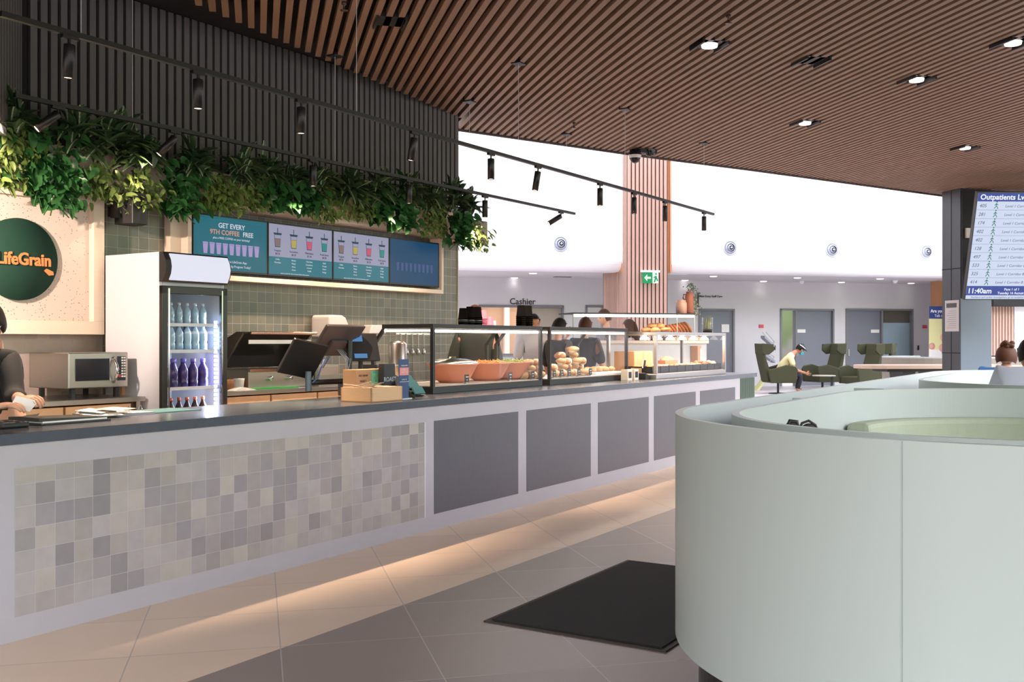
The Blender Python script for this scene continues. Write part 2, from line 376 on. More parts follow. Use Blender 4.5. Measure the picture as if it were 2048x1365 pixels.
# batten-clad column
c0, c1 = GF.at(1255, BY - .3), GF.at(1335, BY - .3)
mb = MB(); n = 10; pit = (c1 - c0) / n
for k in range(n): mb.box(c0 + k * pit, c0 + k * pit + pit * .66, BY - .34, BY - .3, 0, 9.2)
for k in range(7):
    for xx in (c0, c1): mb.box(xx - .02, xx + .02, BY - .26 + k * .1, BY - .2 + k * .1, 0, 9.2)
mb.m(1).box(c0, c1, BY - .3, BY + .5, 0, 9.2)
col = mb.build('column_battened', [OAK, mat('umber_backing', (74, 46, 42), .7)], frame=GF); struct(col)
# curved batten wall leaving the column to the left, under the bulkhead
xa, xb = GF.at(1207, BY + .9), GF.at(1257, BY - .1)
mb = MB(); path = []
for k in range(24):
    t = k / 23; path.append((xa + (xb - xa) * (1 - (1 - t) ** 1.6), BY + .9 - 1.0 * t ** 1.8))
for (p, q) in zip(path, path[1:]):
    d = Vector((q[0] - p[0], q[1] - p[1])); nn = Vector((d.y, -d.x)).normalized() * .04; m_ = Vector(p) + d * .62
    mb.prism([p, tuple(m_), tuple(m_ + nn), (p[0] + nn.x, p[1] + nn.y)], 0, SZ)
mb.m(1).wall(path, 0, SZ, .05)
struct(mb.build('wall_curved', [OAK, mat('umber_backing', (74, 46, 42), .7)], frame=GF))
def led(loc, sz, p, rgb, rx, F_, parent=None, sy=.05):
    d = bpy.data.lights.new('glow', 'AREA'); d.shape = 'RECTANGLE'; d.size = sz; d.size_y = sy; d.energy = p; d.color = rgb
    o = bpy.data.objects.new('glow', d); C.collection.objects.link(o); o.location = loc; o.rotation_euler = rx
    if parent: o.parent = parent
    return o
for xx in (colx0 + .12, colx1 - .12):
    o = led(GF.w(xx, BY + .9, 5.2), 4, 60, (1, .62, .34), (rad(90), rad(90), GF.r + (0)), GF, sy=.2)
    o.rotation_euler = (Vector(GF.w((colx0 + colx1) / 2 + (2 if xx < 7 else -2) * -1, BY + .2, 5.2)) - o.location).to_track_quat('-Z', 'X').to_euler()

# doors in the far wall
DW = emis('room_glow', (235, 170, 120), .55)
def door(k, px0, px1, leaf, glazed, top=618):
    a, b = gx(px0), gx(px1); z1 = GF.z((px0 + px1) / 2, top, DY)
    mb = MB(); f = .055
    mb.box(a, a + f, DY - .03, DY + .16, 0, z1); mb.box(b - f, b, DY - .03, DY + .16, 0, z1); mb.box(a, b, DY - .03, DY + .16, z1 - f, z1)
    la, lb = gx(leaf[0]), gx(leaf[1])
    if leaf[0] - px0 > 12: mb.box(la - f, la, DY - .03, DY + .16, 0, z1)
    if px1 - leaf[1] > 12: mb.box(lb, lb + f, DY - .03, DY + .16, 0, z1)
    fr = struct(mb.build('door_%d' % k, FRAMEG, frame=GF))
    MB().box(la + .005, lb - .005, DY + .05, DY + .1, .01, z1 - f).build('door_leaf', DGREY, parent=fr)
    MB().box(la + (.06 if k == 3 else .012), la + (.075 if k == 3 else .012) + .02, DY + .02, DY + .05, .9, 1.1).build('door_handle', STEEL, parent=fr)
    return fr, a, b, la, lb, z1
fr, a, b, la, lb, z1 = door(1, 1397, 1469, (1400, 1463), None)
MB().box(lb - .30, lb - .06, DY + .03, DY + .05, GF.z(1440, 665, DY), GF.z(1440, 649, DY)).build('door_notice', PAPER, parent=fr)
fr, a, b, la, lb, z1 = door(2, 1560, 1668, (1594, 1665), 'l')
MB().box(a + .055, la - .055, DY + .09, DY + .1, .05, z1 - .055).build('side_glass', CLEAR, parent=fr)
MB().box(la + .02, la + .3, DY + .03, DY + .05, 1.6, 1.7).build('door_plate', PAPER, parent=fr)
fr, a, b, la, lb, z1 = door(3, 1691, 1826, (1694, 1762), 'r')
zm = GF.z(1795, 646, DY)
MB().box(lb + .055, b - .055, DY + .09, DY + .1, .05, zm).build('frosted_glass', mat('frosted_pane', (150, 172, 184), .3), parent=fr)
MB().box(lb + .055, b - .055, DY + .09, DY + .1, zm, z1 - .055).build('toplight_glass', mat('dark_pane', (96, 92, 84), .15), parent=fr)
MB().box(lb - .32, lb - .04, DY + .03, DY + .05, 1.6, 1.7).build('door_plate', PAPER, parent=fr)
# rooms seen through the cashier window and hatch
for nm, (a, b, z0, z1), wc in (('window_1', openings[0], (176, 146, 120)), ('window_2', openings[1], (216, 150, 104))):
    f = .05; mb = MB(); mb.box(a, b, DY - .04, DY + .12, z1 - f, z1 + .02); mb.box(a, a + f, DY - .04, DY + .12, z0, z1); mb.box(b - f, b, DY - .04, DY + .12, z0, z1); mb.box(a - .05, b + .05, DY - .12, DY + .2, z0 - .05, z0)
    fr = struct(mb.build(nm, FRAMEG, frame=GF))
    MB().box(a, b, DY + 2.2, DY + 2.3, 0, 3).build('room_back', mat('room_wall_%s' % nm, wc, .6), parent=fr)
    if nm == 'window_1':
        MB().box(a + f, a + (b - a) * .22, DY + 2.05, DY + 2.2, .8, 3).build('cupboard', mat('orange_timber', (190, 116, 66), .5), parent=fr)
        MB().box(a + (b - a) * .5, a + (b - a) * .56, DY + 2.0, DY + 2.2, 0, 3).build('partition', PALE, parent=fr)
        MB().box(a + (b - a) * .22, a + (b - a) * .38, DY + 1.9, DY + 1.93, 1.5, 1.95).build('notice_board', PAPER, parent=fr)
        MB().box(a + (b - a) * .62, b - f, DY + .1, DY + .14, z0, z1 - f).build('blind', mat('linen_blind', (172, 160, 146), .7), parent=fr)
    MB().box(a, b, DY + .2, DY + 2.3, 2.6, 2.7).build('room_ceiling', WHITE, parent=fr)
    led(GF.w((a + b) / 2, DY + 1.2, 2.55), (b - a) * .8, 45, (1, .9, .78), (0, 0, GF.r), GF, sy=1)
# lettering on the wall
t = fthing(GF, gx(1045), DY - .012, GF.z(1045, 609, DY), 'wall_lettering', 'black Cashier lettering on the far wall above the counter window', 'sign')
text('Cashier', .24, BLACK, t, (0, 0, 0), ext=.005, bold=.002)
t = fthing(GF, gx(1398), DY - .012, GF.z(1425, 595, DY), 'wall_lettering', 'small black Main Entry Staff Care lettering above the door by the cafe', 'sign')
text('Main Entry Staff Care', .085, BLACK, t, (0, 0, 0), ext=.004, align='LEFT', bold=.001)
MB().box(-.06, -.02, -.02, 0, -.26, .1).box(-.06, .03, -.02, 0, .1, .13).box(-.06, .03, -.02, 0, -.29, -.26).build('bracket', BLACK, parent=t)

# dark column by the lounge
Rx, Ry = GF.s, GF.c
cy = GF_c = None
COLM = mat('charcoal_panel_column', (66, 67, 72), .42); COLB = mat('window_lit_column', (92, 104, 116), .4)
p = Vector((897 * 18.1 / FPX, 18.1)); gxx = p.x * GF.c + p.y * GF.s; gyy = -p.x * GF.s + p.y * GF.c
mb = MB(); mb.box(gxx, gxx + .62, gyy, gyy + .5, 0, CZ + .1)
col = struct(mb.build('column_lounge', [COLM], frame=GF)); 
mb = MB()
for z in (.9, 1.17, 2.6, CZ + .05): pass
for z in (1.13, 2.62): mb.box(gxx - .004, gxx + .624, gyy - .004, gyy + .504, z, z + .015)
mb.box(gxx - .004, gxx, gyy + .24, gyy + .252, 0, CZ)
mb.build('panel_joint', DBACK, parent=col)
MB().box(gxx, gxx + .62, gyy - .012, gyy - .001, 0, 2.1).build('window_lit_face', COLB, parent=col)  # lighter blue-grey stands for window light falling on this face
COLX, COLY = gxx, gyy
# pink batten wall and white wall seen to the right of the dark column
a, b = GF.at(1981, 24.5), GF.at(2029, 24.5)
mb = MB(); n = 8; pit = (b - a) / n
for k in range(n): mb.box(a + k * pit, a + k * pit + pit * .7, 24.5, 24.54, .95, 2.3)
mb.m(1).box(a, b, 24.54, 24.8, 0, 2.3)
struct(mb.build('wall_battened', [OAK, mat('umber_backing', (74, 46, 42), .7)], frame=GF))
struct(MB().box(b, b + 3, 24.5, 24.8, 0, 2.6).build('wall_side', WHITE, frame=GF))
struct(MB().box(a - .3, b + 3, 24.0, 24.8, 2.3, 3.2).build('wall_dark_lintel', DBACK, frame=GF))
# slim warm batten strip at far end of bulkhead
a = GF.at(1874, 26.5)
struct(MB().box(a, a + .5, 26.5, 26.8, 0, SZ).build('wall_timber_end', OAKW, frame=GF))

# glazed front behind the viewer : unseen mullions and rails added for reflections, and two outer piers
mb = MB()
for k in range(-9, 14): mb.box(k * 1.5 - .04, k * 1.5 + .04, -4.5, -4.36, 0, 4.1)
mb.box(-14, 20, -4.48, -4.38, 0, .12).box(-14, 20, -4.48, -4.38, 2.5, 2.58)
struct(mb.build('window_3', FRAMEG))
struct(MB().box(-14, -10.5, -4.6, -4.2, 0, 4.1).build('wall_front', GREYW))

struct(MB().box(-9, 30, 12, 21.2, 9.2, 9.4).build('ceiling', WHITE, frame=GF))  # unseen hall roof, added to hold back daylight except for a slot
struct(MB().box(-9, -8.7, 12.9, 28, 0, 9.4).build('wall_side', WHITE, frame=GF))
struct(MB().box(15.4, 15.6, 8, 17.6, CZ + .3, 9.4).build('wall_over_ceiling', WHITE, frame=GF))
mb = MB()
for (a, b), (c, d) in zip(edge_pts, edge_pts[1:]): mb.prism([(a, b + .3), (c, d + .3), (c, d + .4), (a, b + .4)], CZ + .34, 9.2)
struct(mb.build('wall_upper_hall', WHITE, frame=GF))

# ================================================================== COUNTER
B0 = 4.332; ZC = .935; ZB = .885
S = lambda px: CF.at(px, B0)
t = fthing(CF, 0, 0, 0, 'service_counter', 'long lilac-grey cafe service counter with tiled and dark infill panels', 'counter')
MB().box(1.6, 12.56, B0, B0 + .70, 0, ZB).build('counter_body', MICRO, parent=t)
FT = tiles('front_glazed_tiles', ((128, 124, 126), (154, 149, 147), (163, 158, 157), (146, 140, 136), (170, 164, 156), (136, 131, 135), (158, 153, 152)), (172, 170, 173), pitch=(.1008, .1008), phase=(2.80, .702), axes='XZ', gw=.022, rough=.3, glaze=.22)
MB().box(2.80, 5.895, B0 - .003, B0, .107, .776).build('tiled_panel', FT, parent=t)
MB().box(5.895, 5.907, B0 - .005, B0, .107, .776).build('edge_strip', mat('strip_grey', (196, 194, 198), .5), parent=t)
for a, b in ((6.015, 7.176), (7.311, 8.461), (8.613, 9.759), (9.898, 11.056), (11.195, 12.376)):
    MB().box(a, b, B0 - .003, B0, .113, .779).build('infill_panel', CHAR, parent=t)
GT = tiles('green_upright_tiles', ((34, 54, 42), (44, 66, 52), (38, 60, 46)), (160, 168, 160), pitch=(.07, .33), phase=(12.62, .22), axes='XZ', gw=.03, rough=.6)
MB().box(12.56, 13.14, B0 + .004, B0 + .70, 0, ZB).build('tiled_end', GT, parent=t)
t = fthing(CF, 0, 0, 0, 'stone_worktop', 'long dark grey stone worktop along the top of the service counter', 'worktop')
MB().box(1.6, 6.38, B0 - .012, B0 + .80, ZB, ZC).box(6.383, 13.2, B0 - .012, B0 + .80, ZB, ZC).build('slab', STONE, parent=t, bevel=.002)
bf = MB().box(1.6, 13.0, B0 + .801, B0 + .81, ZB - .02, ZC - .01).build('rear_edge', STEEL, parent=t)

# ------------------------------------------------------------------ display cases
def spot(loc, tgt, p, col, cone, parent, r=.02, blend=.5):
    d = bpy.data.lights.new('lamp_light', 'SPOT'); d.energy = p; d.color = col; d.spot_size = rad(cone); d.spot_blend = blend; d.shadow_soft_size = r
    o = bpy.data.objects.new('lamp_light', d); C.collection.objects.link(o); o.parent = parent; o.location = loc
    o.rotation_euler = (Vector(tgt) - Vector(loc)).to_track_quat('-Z', 'Y').to_euler(); return o
def case(name, label, s0, s1, b0, depth, h, fm, power, z=ZC, slant=True, top=None, base=.055, post=.028, bulbs=False, group=None, F_=CF):
    Ln = s1 - s0; t = fthing(F_, s0, b0, z, name, label, 'display case', group)
    top = top or fm; p = post
    MB().box(0, Ln, 0, depth, 0, base).build('base_tray', fm, parent=t, bevel=.004)
    MB().box(.02, Ln - .02, .02, depth - .02, base, base + .006).build('display_deck', mat('deck_steel', (200, 192, 182), .3, .6), parent=t)
    end = [(0, base), (0, h - .03), (depth * .82, h - .03), (depth, h - .16), (depth, base)] if slant else [(0, base), (0, h - .03), (depth, h - .03), (depth, base)]
    MB().box(0, Ln, 0, depth * (.82 if slant else 1), h - .035, h).build('top_panel', top, parent=t, bevel=.003)
    for xx in (0, Ln - p):
        MB().box(xx, xx + p, 0, p, base, h - .035).build('corner_post', fm, parent=t); fr = MB()
        if slant:
            fr.prism([(depth * .82 - .03, h - .035), (depth * .82, h - .035), (depth, h - .17), (depth - .03, h - .17)], xx, xx + p, 'x'); fr.box(xx, xx + p, depth - .03, depth, base, h - .17)
        else: fr.box(xx, xx + p, depth - .03, depth, base, h - .035)
        fr.build('rear_post', fm, parent=t)
    MB().box(p, Ln - p, .002, .006, base, h - .035).build('front_glass', CLEAR, parent=t)
    MB().prism([(p, base), (p, h - .036), (end[2][0] - .03, h - .036), (end[3][0] - .03, end[3][1]), (depth - .03, base)], .004, .008, 'x').build('end_glass', CLEAR, parent=t)
    MB().prism([(p, base), (p, h - .036), (end[2][0] - .03, h - .036), (end[3][0] - .03, end[3][1]), (depth - .03, base)], Ln - .008, Ln - .004, 'x').build('end_glass', CLEAR, parent=t)
    if not bulbs:
        MB().box(.03, Ln - .03, .03, .05, h - .065, h - .045).build('led_tube', LED, parent=t)
        MB().box(.02, .035, .05, depth * .8, h - .06, h - .045).build('led_tube', LED, parent=t)
        o = led((Ln / 2, .06, h - .07), Ln * .9, power, (1, .86, .7), (0, 0, 0), None, parent=t, sy=.03)
    return t
s1a, s1b = CF.at(866, 4.75), CF.at(1085, 4.75)
c1 = case('display_case', 'black-framed glass case holding terracotta salad bowls on the counter', s1a, s1b, 4.75, .62, .55, BLACK, 6)
s2a, s2b = CF.at(1100, 4.75), CF.at(1256, 4.75)
c2 = case('display_case', 'black-framed glass case holding wraps and rolls on the counter', s2a, s2b, 4.75, .62, .55, BLACK, 6)
s3a, s3b = CF.at(1313, 4.50), CF.at(1452, 4.50)
c3 = case('display_case', 'steel-framed heated glass case at the far end of the counter', s3a, s3b, 4.50, .60, CF.z(1313, 664, 4.5) - ZC, STEEL, 0, slant=False, bulbs=True, post=.035)
for k in range(6):
    xx = .18 + k * (s3b - s3a - .36) / 5; hh = CF.z(1313, 664, 4.5) - ZC
    MB().lathe([(.0, -.05), (.055, -.05), (.05, -.035), (.02, -.01), (.02, 0), (0, 0)], c=(xx, .22, hh - .035)).build('heat_lamp', LED, parent=c3)
led(((s3b - s3a) / 2, .22, CF.z(1313, 664, 4.5) - ZC - .1), 2.2, 16, (1, .76, .54), (0, 0, 0), None, parent=c3, sy=.2)
# tall case standing on the back counter
IB = 5.55
t = fthing(OF, 0, 0, 0, 'island_counter', 'low pale counter behind the display cases carrying the tall cake case', 'counter')
F4 = Frame(16.0)
y4 = 13.0
x4a, x4b, x4c = F4.at(1146, y4), F4.at(1354, y4), F4.at(1390, y4)
z4b, z4t = F4.z(1354, 664, y4) - .12, F4.z(1354, 627, y4)
t.rotation_euler = (0, 0, F4.r)
MB().box(x4a - .1, x4c + .15, y4 - .05, y4 + .8, 0, z4b - .04).build('counter_body', GREYW, parent=t); MB().box(x4a - .12, x4c + .17, y4 - .08, y4 + .82, z4b - .04, z4b).build('counter_top', PALE, parent=t)
c4 = fthing(F4, x4a, y4, z4b, 'cake_case', 'tall lit glass cake case behind the heated case, pots standing on it', 'display case')
Ln = x4c - x4a; h4 = z4t - z4b
MB().box(0, Ln, 0, .6, h4 - .02, h4).build('top_panel', BLK2, parent=c4)
MB().box(.02, Ln - .02, .01, .03, h4 - .055, h4 - .022).build('led_tube', LED, parent=c4)
MB().box(.0, Ln, .0, .004, 0, h4 - .02).build('front_glass', CLEAR, parent=c4)
for q_ in ((0, .012), (x4b - x4a, x4b - x4a + .01), (Ln - .012, Ln)): MB().box(q_[0], q_[1], 0, .012, 0, h4 - .02).build('frame', STEEL, parent=c4)
led((Ln / 2, .1, h4 - .07), Ln * .8, 6, (1, .85, .7), (0, 0, 0), None, parent=c4)

def rough_solid(mb, c, r, seed, n=12, m=8, amp=.12, M=None):
    rnd = random.Random(seed); T = Matrix.Translation(c) @ (M or Matrix.Identity(4)) @ Matrix.Diagonal((*r, 1))
    f = [rnd.uniform(2, 5) for _ in range(3)]; ph = [rnd.uniform(0, 6) for _ in range(3)]
    rings = []
    for i in range(m + 1):
        th = PI * i / m
        if i in (0, m): rings.append([mb.b.verts.new(T @ Vector((0, 0, -math.cos(th))))]); continue
        ring = []
        for k in range(n):
            a = 2 * PI * k / n; d = Vector((math.sin(th) * math.cos(a), math.sin(th) * math.sin(a), -math.cos(th)))
            s_ = 1 + amp * (math.sin(d.x * f[0] + ph[0]) + math.sin(d.y * f[1] + ph[1]) + math.sin(d.z * f[2] + ph[2])) / 2; ring.append(mb.b.verts.new(T @ (d * s_)))
        rings.append(ring)
    fs = []
    for A, B in zip(rings, rings[1:]):
        for i in range(n):
            j = (i + 1) % n
            if len(A) == 1: fs.append(mb.b.faces.new((A[0], B[i], B[j])))
            elif len(B) == 1: fs.append(mb.b.faces.new((A[i], A[j], B[0])))
            else: fs.append(mb.b.faces.new((A[i], A[j], B[j], B[i])))
    mb._f(fs)
    for q in fs: q.smooth = True
# salad bowls
zb = ZC + .061
bowl_d = [(905, 'terracotta bowl under a steel lid at the near end of the bowl case', 0), (972, 'terracotta bowl heaped with orange salad in the bowl case', 1), (1015, 'terracotta bowl heaped with green bean salad in the bowl case', 2)]
SAL = [None, mat('carrot_salad', (224, 140, 70), .5, var=.5, scale=120), mat('green_salad', (150, 160, 70), .5, var=.5, scale=120)]
for px, lab, k in bowl_d:
    y = 5.06; x = CF.at(px, y); t = fthing(CF, x, y, zb, 'salad_bowl', lab, 'bowl', 'terracotta salad bowls')
    MB().lathe([(0, 0), (.11, 0), (.15, .03), (.215, .15), (.225, .158), (.218, .16), (.205, .15), (.14, .04), (0, .03)], n=32).build('bowl', TERRA, parent=t)
    if k:
        mb = MB(); rnd = random.Random(k)
        mb.lathe([(0, .165), (.1, .16), (.19, .14), (.195, .135)], n=24)
        for i in range(70):
            a = rnd.uniform(0, 2 * PI); rr = rnd.uniform(0, .17); d = Vector((rnd.uniform(-1, 1), rnd.uniform(-1, 1), rnd.uniform(-.2, .5))).normalized() * .03; c = Vector((rr * math.cos(a), rr * math.sin(a), .165))
            mb.cyl(c - d, c + d, .005, n=5)
        mb.build('salad', SAL[k], parent=t)
    else:
        MB().lathe([(.22, .16), (.22, .175), (.12, .2), (.03, .205), (.03, .22), (0, .22)], n=28).build('lid', STEEL, parent=t)
# wraps and rolls
def wrap_proto(name, label, kind):
    t = thing(name, label, 'food', group='wrapped rolls in the glass cases')
    mb = MB(); rough_solid(mb, (0, 0, .034), (.085, .038, .036), 3 + kind, 16, 10, .22); mb.build('roll', BREAD if kind % 2 == 0 else BREAD2, parent=t)
    mb = MB(); mb.m(0); rough_solid(mb, (-.02, 0, .032), (.045, .041, .038), 9 + kind, 10, 8, .1); mb.build('wrapper', mat('baking_paper', (226, 208, 178), .6, var=.1, scale=30), parent=t)
    return t
protos = [wrap_proto('wrapped_roll', 'x', 0), wrap_proto('toasted_wrap', 'x', 1)]
def place(pr, first, F_, x, y, z, turn, lab):
    o = pr if first else dup(pr)
    o.location = F_.w(x, y, z); o.rotation_euler = (0, 0, F_.r + turn); o['label'] = lab; return o
used = [0, 0]
def heap(sa, sb, b, layers, where, zb_):
    for L_, n in enumerate(layers):
        for i in range(n):
            k = (i + L_) % 2; x = sa + (sb - sa) * ((i + .5) / n - .5) * (1 - .12 * L_) + (sb - sa) / 2
            lab = '%s %s of the heap %s%s, %s' % ('pale wrapped roll' if k == 0 else 'browned wrap', 'at bottom' if L_ == 0 else 'on top' if L_ == len(layers) - 1 else 'in row %d' % (L_ + 1), '', where,
                    ['near end', 'second along', 'third along', 'fourth along', 'fifth along', 'far end'][min(i, 5)] if n > 1 else 'at the peak')
            place(protos[k], used[k] == 0, CF, x, b + .05 * (L_ % 2), zb_ + L_ * .058, rad(30 + (i * 37 + L_ * 61) % 50), lab); used[k] = 1
heap(CF.at(1037, 4.95), CF.at(1082, 4.95), 4.93, (3, 3, 2), 'beside the salad bowls', zb)
heap(CF.at(1104, 4.95), CF.at(1178, 4.95), 4.95, (6, 5, 4, 2, 1), 'in the wrap case', zb)
def price_tag(F_, px, b, z, lab, grp):
    x = F_.at(px, b); t = fthing(F_, x, b, z, 'price_tag', lab, 'label', grp)
    MB().box(-.03, .03, 0, .004, .01, .075).build('card', BLACK, parent=t); text('WRAP', .014, PAPER, t, (0, -.002, .05)); text('$9', .016, PAPER, t, (0, -.002, .025))
    MB().box(-.012, .012, 0, .03, 0, .012).build('clip', STEEL, parent=t)
for px, lab in ((934, 'small black price tag in front of the terracotta bowls'), (1021, 'small black price tag beside the rolls in the bowl case'), (1066, 'small black price tag by the end post of the bowl case'), (1109, 'black price tag at the near post of the wrap case'), (1124, 'black price tag second from the near post of the wrap case'), (1139, 'black price tag below the peak of the wrap heap'), (1158, 'black price tag below the open end wrap'), (1181, 'black price tag past the end of the wrap heap')):
    price_tag(CF, px, 4.80, zb, lab, 'price tags in the display cases')
t = fthing(CF, CF.at(1170, 4.98), 4.98, zb, 'serving_platter', 'long white serving platter of slices in the wrap case', 'platter')
MB().box(.1, .85, -.08, .35, 0, .02).build('plate', PAPER, parent=t, bevel=.005)
mb = MB()
for k in range(9): rough_solid(mb, (.18 + k * .075, .08 + .1 * (k % 2), .045), (.035, .05, .03), k, 8, 5)
mb.build('slices', BREAD, parent=t)
# bins in heated case
hz = ZC + .061
foods = [mat('roast_food_a', (214, 150, 70), .5, var=.4, scale=60), mat('roast_food_b', (190, 96, 60), .5, var=.4, scale=60), mat('roast_food_c', (226, 200, 160), .5, var=.3, scale=60)]
n = 9
for k in range(n):
    x = s3a + .13 + k * (s3b - s3a - .26) / (n - 1)
    t = fthing(CF, x, 4.68, hz, 'food_tray', 'black food tray %s in the heated case' % (['nearest the steel corner post', 'second from the steel corner post', 'third from the steel corner post', 'fourth from the steel corner post', 'at the middle', 'just past the middle', 'third from the far end', 'second from the far end', 'at the far end'][k]), 'tray', 'black trays in the heated case')
    mb = MB(); q = .115
    mb.box(-q, q, -.12, .18, 0, .01).box(-q, q, -.12, -.11, 0, .075).box(-q, q, .17, .18, 0, .075).box(-q, -q + .01, -.12, .18, 0, .075).box(q - .01, q, -.12, .18, 0, .075); mb.build('tray', BLACK, parent=t)
    mb = MB(); rnd = random.Random(k)
    for i in range(10 if k != 7 else 16): rough_solid(mb, (rnd.uniform(-.07, .07), rnd.uniform(-.08, .14), .06 + (.03 if k in (7, 8) else 0) * rnd.random()), (.035, .03, .025), i + k, 8, 5)
    mb.build('food', foods[k % 3], parent=t)
t = fthing(CF, CF.at(1334, 4.95), 4.95, hz, 'paper_basket', 'orange paper basket of bread inside the heated case', 'basket')
MB().prism([(-.2, .12), (.2, .12), (.17, 0), (-.17, 0)], -.06, .08, 'y').build('basket', TERRA, parent=t)
mb = MB(); rough_solid(mb, (0, .0, .13), (.17, .06, .04), 4); mb.build('loaf', BREAD, parent=t)
t = fthing(CF, CF.at(1395, 5.25), 5.25, ZC, 'paper_bag', 'brown paper bag standing behind the heated case', 'bag')
MB().prism([(-.11, 0), (.11, 0), (.12, .35), (-.12, .35)], -.05, .05, 'y').build('bag', KRAFT, parent=t, bevel=.003)
MB().box(-.03, .03, -.054, -.051, .05, .31).build('printed_label', PAPER, parent=t)
# boxes and card reader between the cases
t = fthing(CF, CF.at(1285, 4.85), 4.85, ZC, 'cardboard_box', 'tall brown cardboard box between the two glass cases', 'box')
MB().box(-.22, .28, 0, .25, 0, .30).build('carton', KRAFT, parent=t, bevel=.004); MB().box(.02, .035, -.002, 0, 0, .3).build('seam', mat('tape', (180, 130, 90), .4), parent=t)
for px, lab in ((1260, 'pale card box with black label beside the wrap case'), (1273, 'pale card box with black label next to the card reader')):
    t = fthing(CF, CF.at(px, 4.62), 4.62, ZC, 'label_box', lab, 'box', 'pale card boxes by the wrap case')
    MB().box(-.055, .055, 0, .08, 0, .115).build('carton', PALE, parent=t, bevel=.002); MB().box(-.034, .034, -.002, 0, .025, .09).build('black_label', BLACK, parent=t)
t = fthing(CF, CF.at(1290, 4.66), 4.66, ZC + .12, 'promo_stand', 'black square sign on a card stand between the cases', 'sign')
MB().prism([(-.06, .0), (.0, .0), (.03, .1), (-.03, .1)], 0, .01, 'y').build('card', PALE, parent=t); MB().prism([(-.045, .012), (.0, .012), (.022, .085), (-.022, .085)], -.004, 0, 'y').build('black_face', BLACK, parent=t)
MB().box(-.06, .06, .02, .14, -.12, 0).build('stand', BAMBOO, parent=t)
t = fthing(CF, CF.at(1296, 4.57), 4.57, ZC, 'card_reader', 'black payment card reader on the counter between the cases', 'card reader')
MB().prism([(-.06, 0), (.08, 0), (.08, .03), (-.06, .07)], 0, .1, 'y').build('body', BLACK, parent=t, bevel=.004); MB().prism([(-.04, .068), (.03, .048), (.03, .052), (-.04, .072)], .02, .08, 'y').build('screen', PAPER, parent=t)

# cake case contents
def on4(px, y): return F4.at(px, y)
t = fthing(F4, on4(1313, y4 + .3), y4 + .3, z4b, 'cake_stand', 'black footed cake stand piled with golden buns in the tall case', 'cake stand')
MB().lathe([(0, 0), (.1, 0), (.09, .01), (.03, .04), (.03, .09), (0, .09)]).lathe([(0, .09), (.24, .09), (.24, .1), (0, .1)], n=30).build('stand', BLACK, parent=t)
for k in range(9):
    a = k * 2 * PI / 6; r_ = .15 if k < 6 else .06; o = fthing(F4, on4(1313, y4 + .3) + r_ * math.cos(a), y4 + .3 + r_ * math.sin(a), z4b + (.1 if k < 6 else .16), 'golden_bun', 'golden bun on the black cake stand, %s' % ('in the lower ring' if k < 6 else 'in the top layer'), 'bun', 'golden buns on the cake stand %s' % ('lower ring' if k < 6 else 'top layer'))
    mb = MB(); rough_solid(mb, (0, 0, .04), (.075, .075, .045), k); mb.build('bun', BREAD2, parent=o)
for k in range(7):
    o = fthing(F4, on4(1337, y4 + .3) + k * .045, y4 + .3, z4b + .06, 'bread_slice', 'brown bread slice in the slanting row in the tall case', 'bread', 'row of bread slices in the tall case')
    mb = MB(); mb.lathe([(0, 0), (.09, 0), (.1, .01), (.1, .025), (.0, .03)], M=Matrix.Translation((0, 0, .06 + .008 * k)) @ Matrix.Rotation(rad(60), 4, 'Y')); mb.build('slice', mat('rye_crust', (150, 84, 46), .6, var=.2, scale=40), parent=o)
t = fthing(F4, on4(1340, y4 + .3), y4 + .3, z4b, 'bread_board', 'pale wooden board under the bread slices in the tall case', 'board')
MB().box(-.12, .45, -.14, .14, 0, .05).build('board', KRAFT, parent=t, bevel=.004)
# pots on the tall case
t = fthing(F4, on4(1363, y4 + .25), y4 + .25, z4t, 'glass_jar', 'squat glass jar with pink speckles on the tall cake case', 'jar')
MB().lathe([(0, 0), (.075, 0), (.08, .01), (.08, .15), (.06, .17), (.065, .19), (0, .19)]).build('jar', mat('speckled_clay', (176, 138, 124), .5, var=.45, scale=70), parent=t)
t = fthing(F4, on4(1379, y4 + .22), y4 + .22, z4t, 'clay_jug', 'tall terracotta jug with a trailing plant on the cake case', 'vase')
MB().lathe([(0, 0), (.055, 0), (.062, .02), (.06, .25), (.045, .3), (.05, .31), (.04, .31), (.0, .28)]).build('jug', mat('clay_jug_red', (142, 88, 70), .7), parent=t)
MB().tube([(-.055, 0, .27), (-.09, 0, .27), (-.1, 0, .22), (-.06, 0, .18)], .01).build('handle', mat('clay_jug_red', (142, 88, 70), .7), parent=t)
TRAIL = mat('trailing_leaf', (96, 112, 84), .6)
mb = MB(); rnd = random.Random(5)
for k in range(150):
    if k < 45: c = Vector((rnd.gauss(.03, .05), rnd.gauss(0, .03), .33 + rnd.uniform(-.03, .09)))
    else: c = Vector((.085 + rnd.gauss(0, .028), rnd.gauss(-.02, .02), rnd.uniform(-.02, .32)))
    a = Vector((rnd.uniform(-1, 1), rnd.uniform(-1, 1), rnd.uniform(-1, 1))).normalized() * .016; b_ = a.cross(Vector((rnd.uniform(-1, 1), 1, .3))).normalized() * .01
    mb.quad(c - a, c + b_, c + a, c - b_)
mb.tube([(0, 0, .3), (.05, 0, .36), (.08, 0, .3), (.09, 0, .15), (.08, 0, 0)], .003, 5)
mb.build('trailing_plant', TRAIL, parent=t)
zt3 = ZC + CF.z(1313, 664, 4.5) - ZC
t = fthing(CF, CF.at(1415, 4.75), 4.75, zt3, 'snake_plant', 'upright striped snake plant in a glass cylinder on the heated case', 'plant')
MB().lathe([(0, 0), (.07, 0), (.07, .2), (.067, .2), (.067, .01), (0, .01)]).build('glass_cylinder', CLEAR, parent=t)
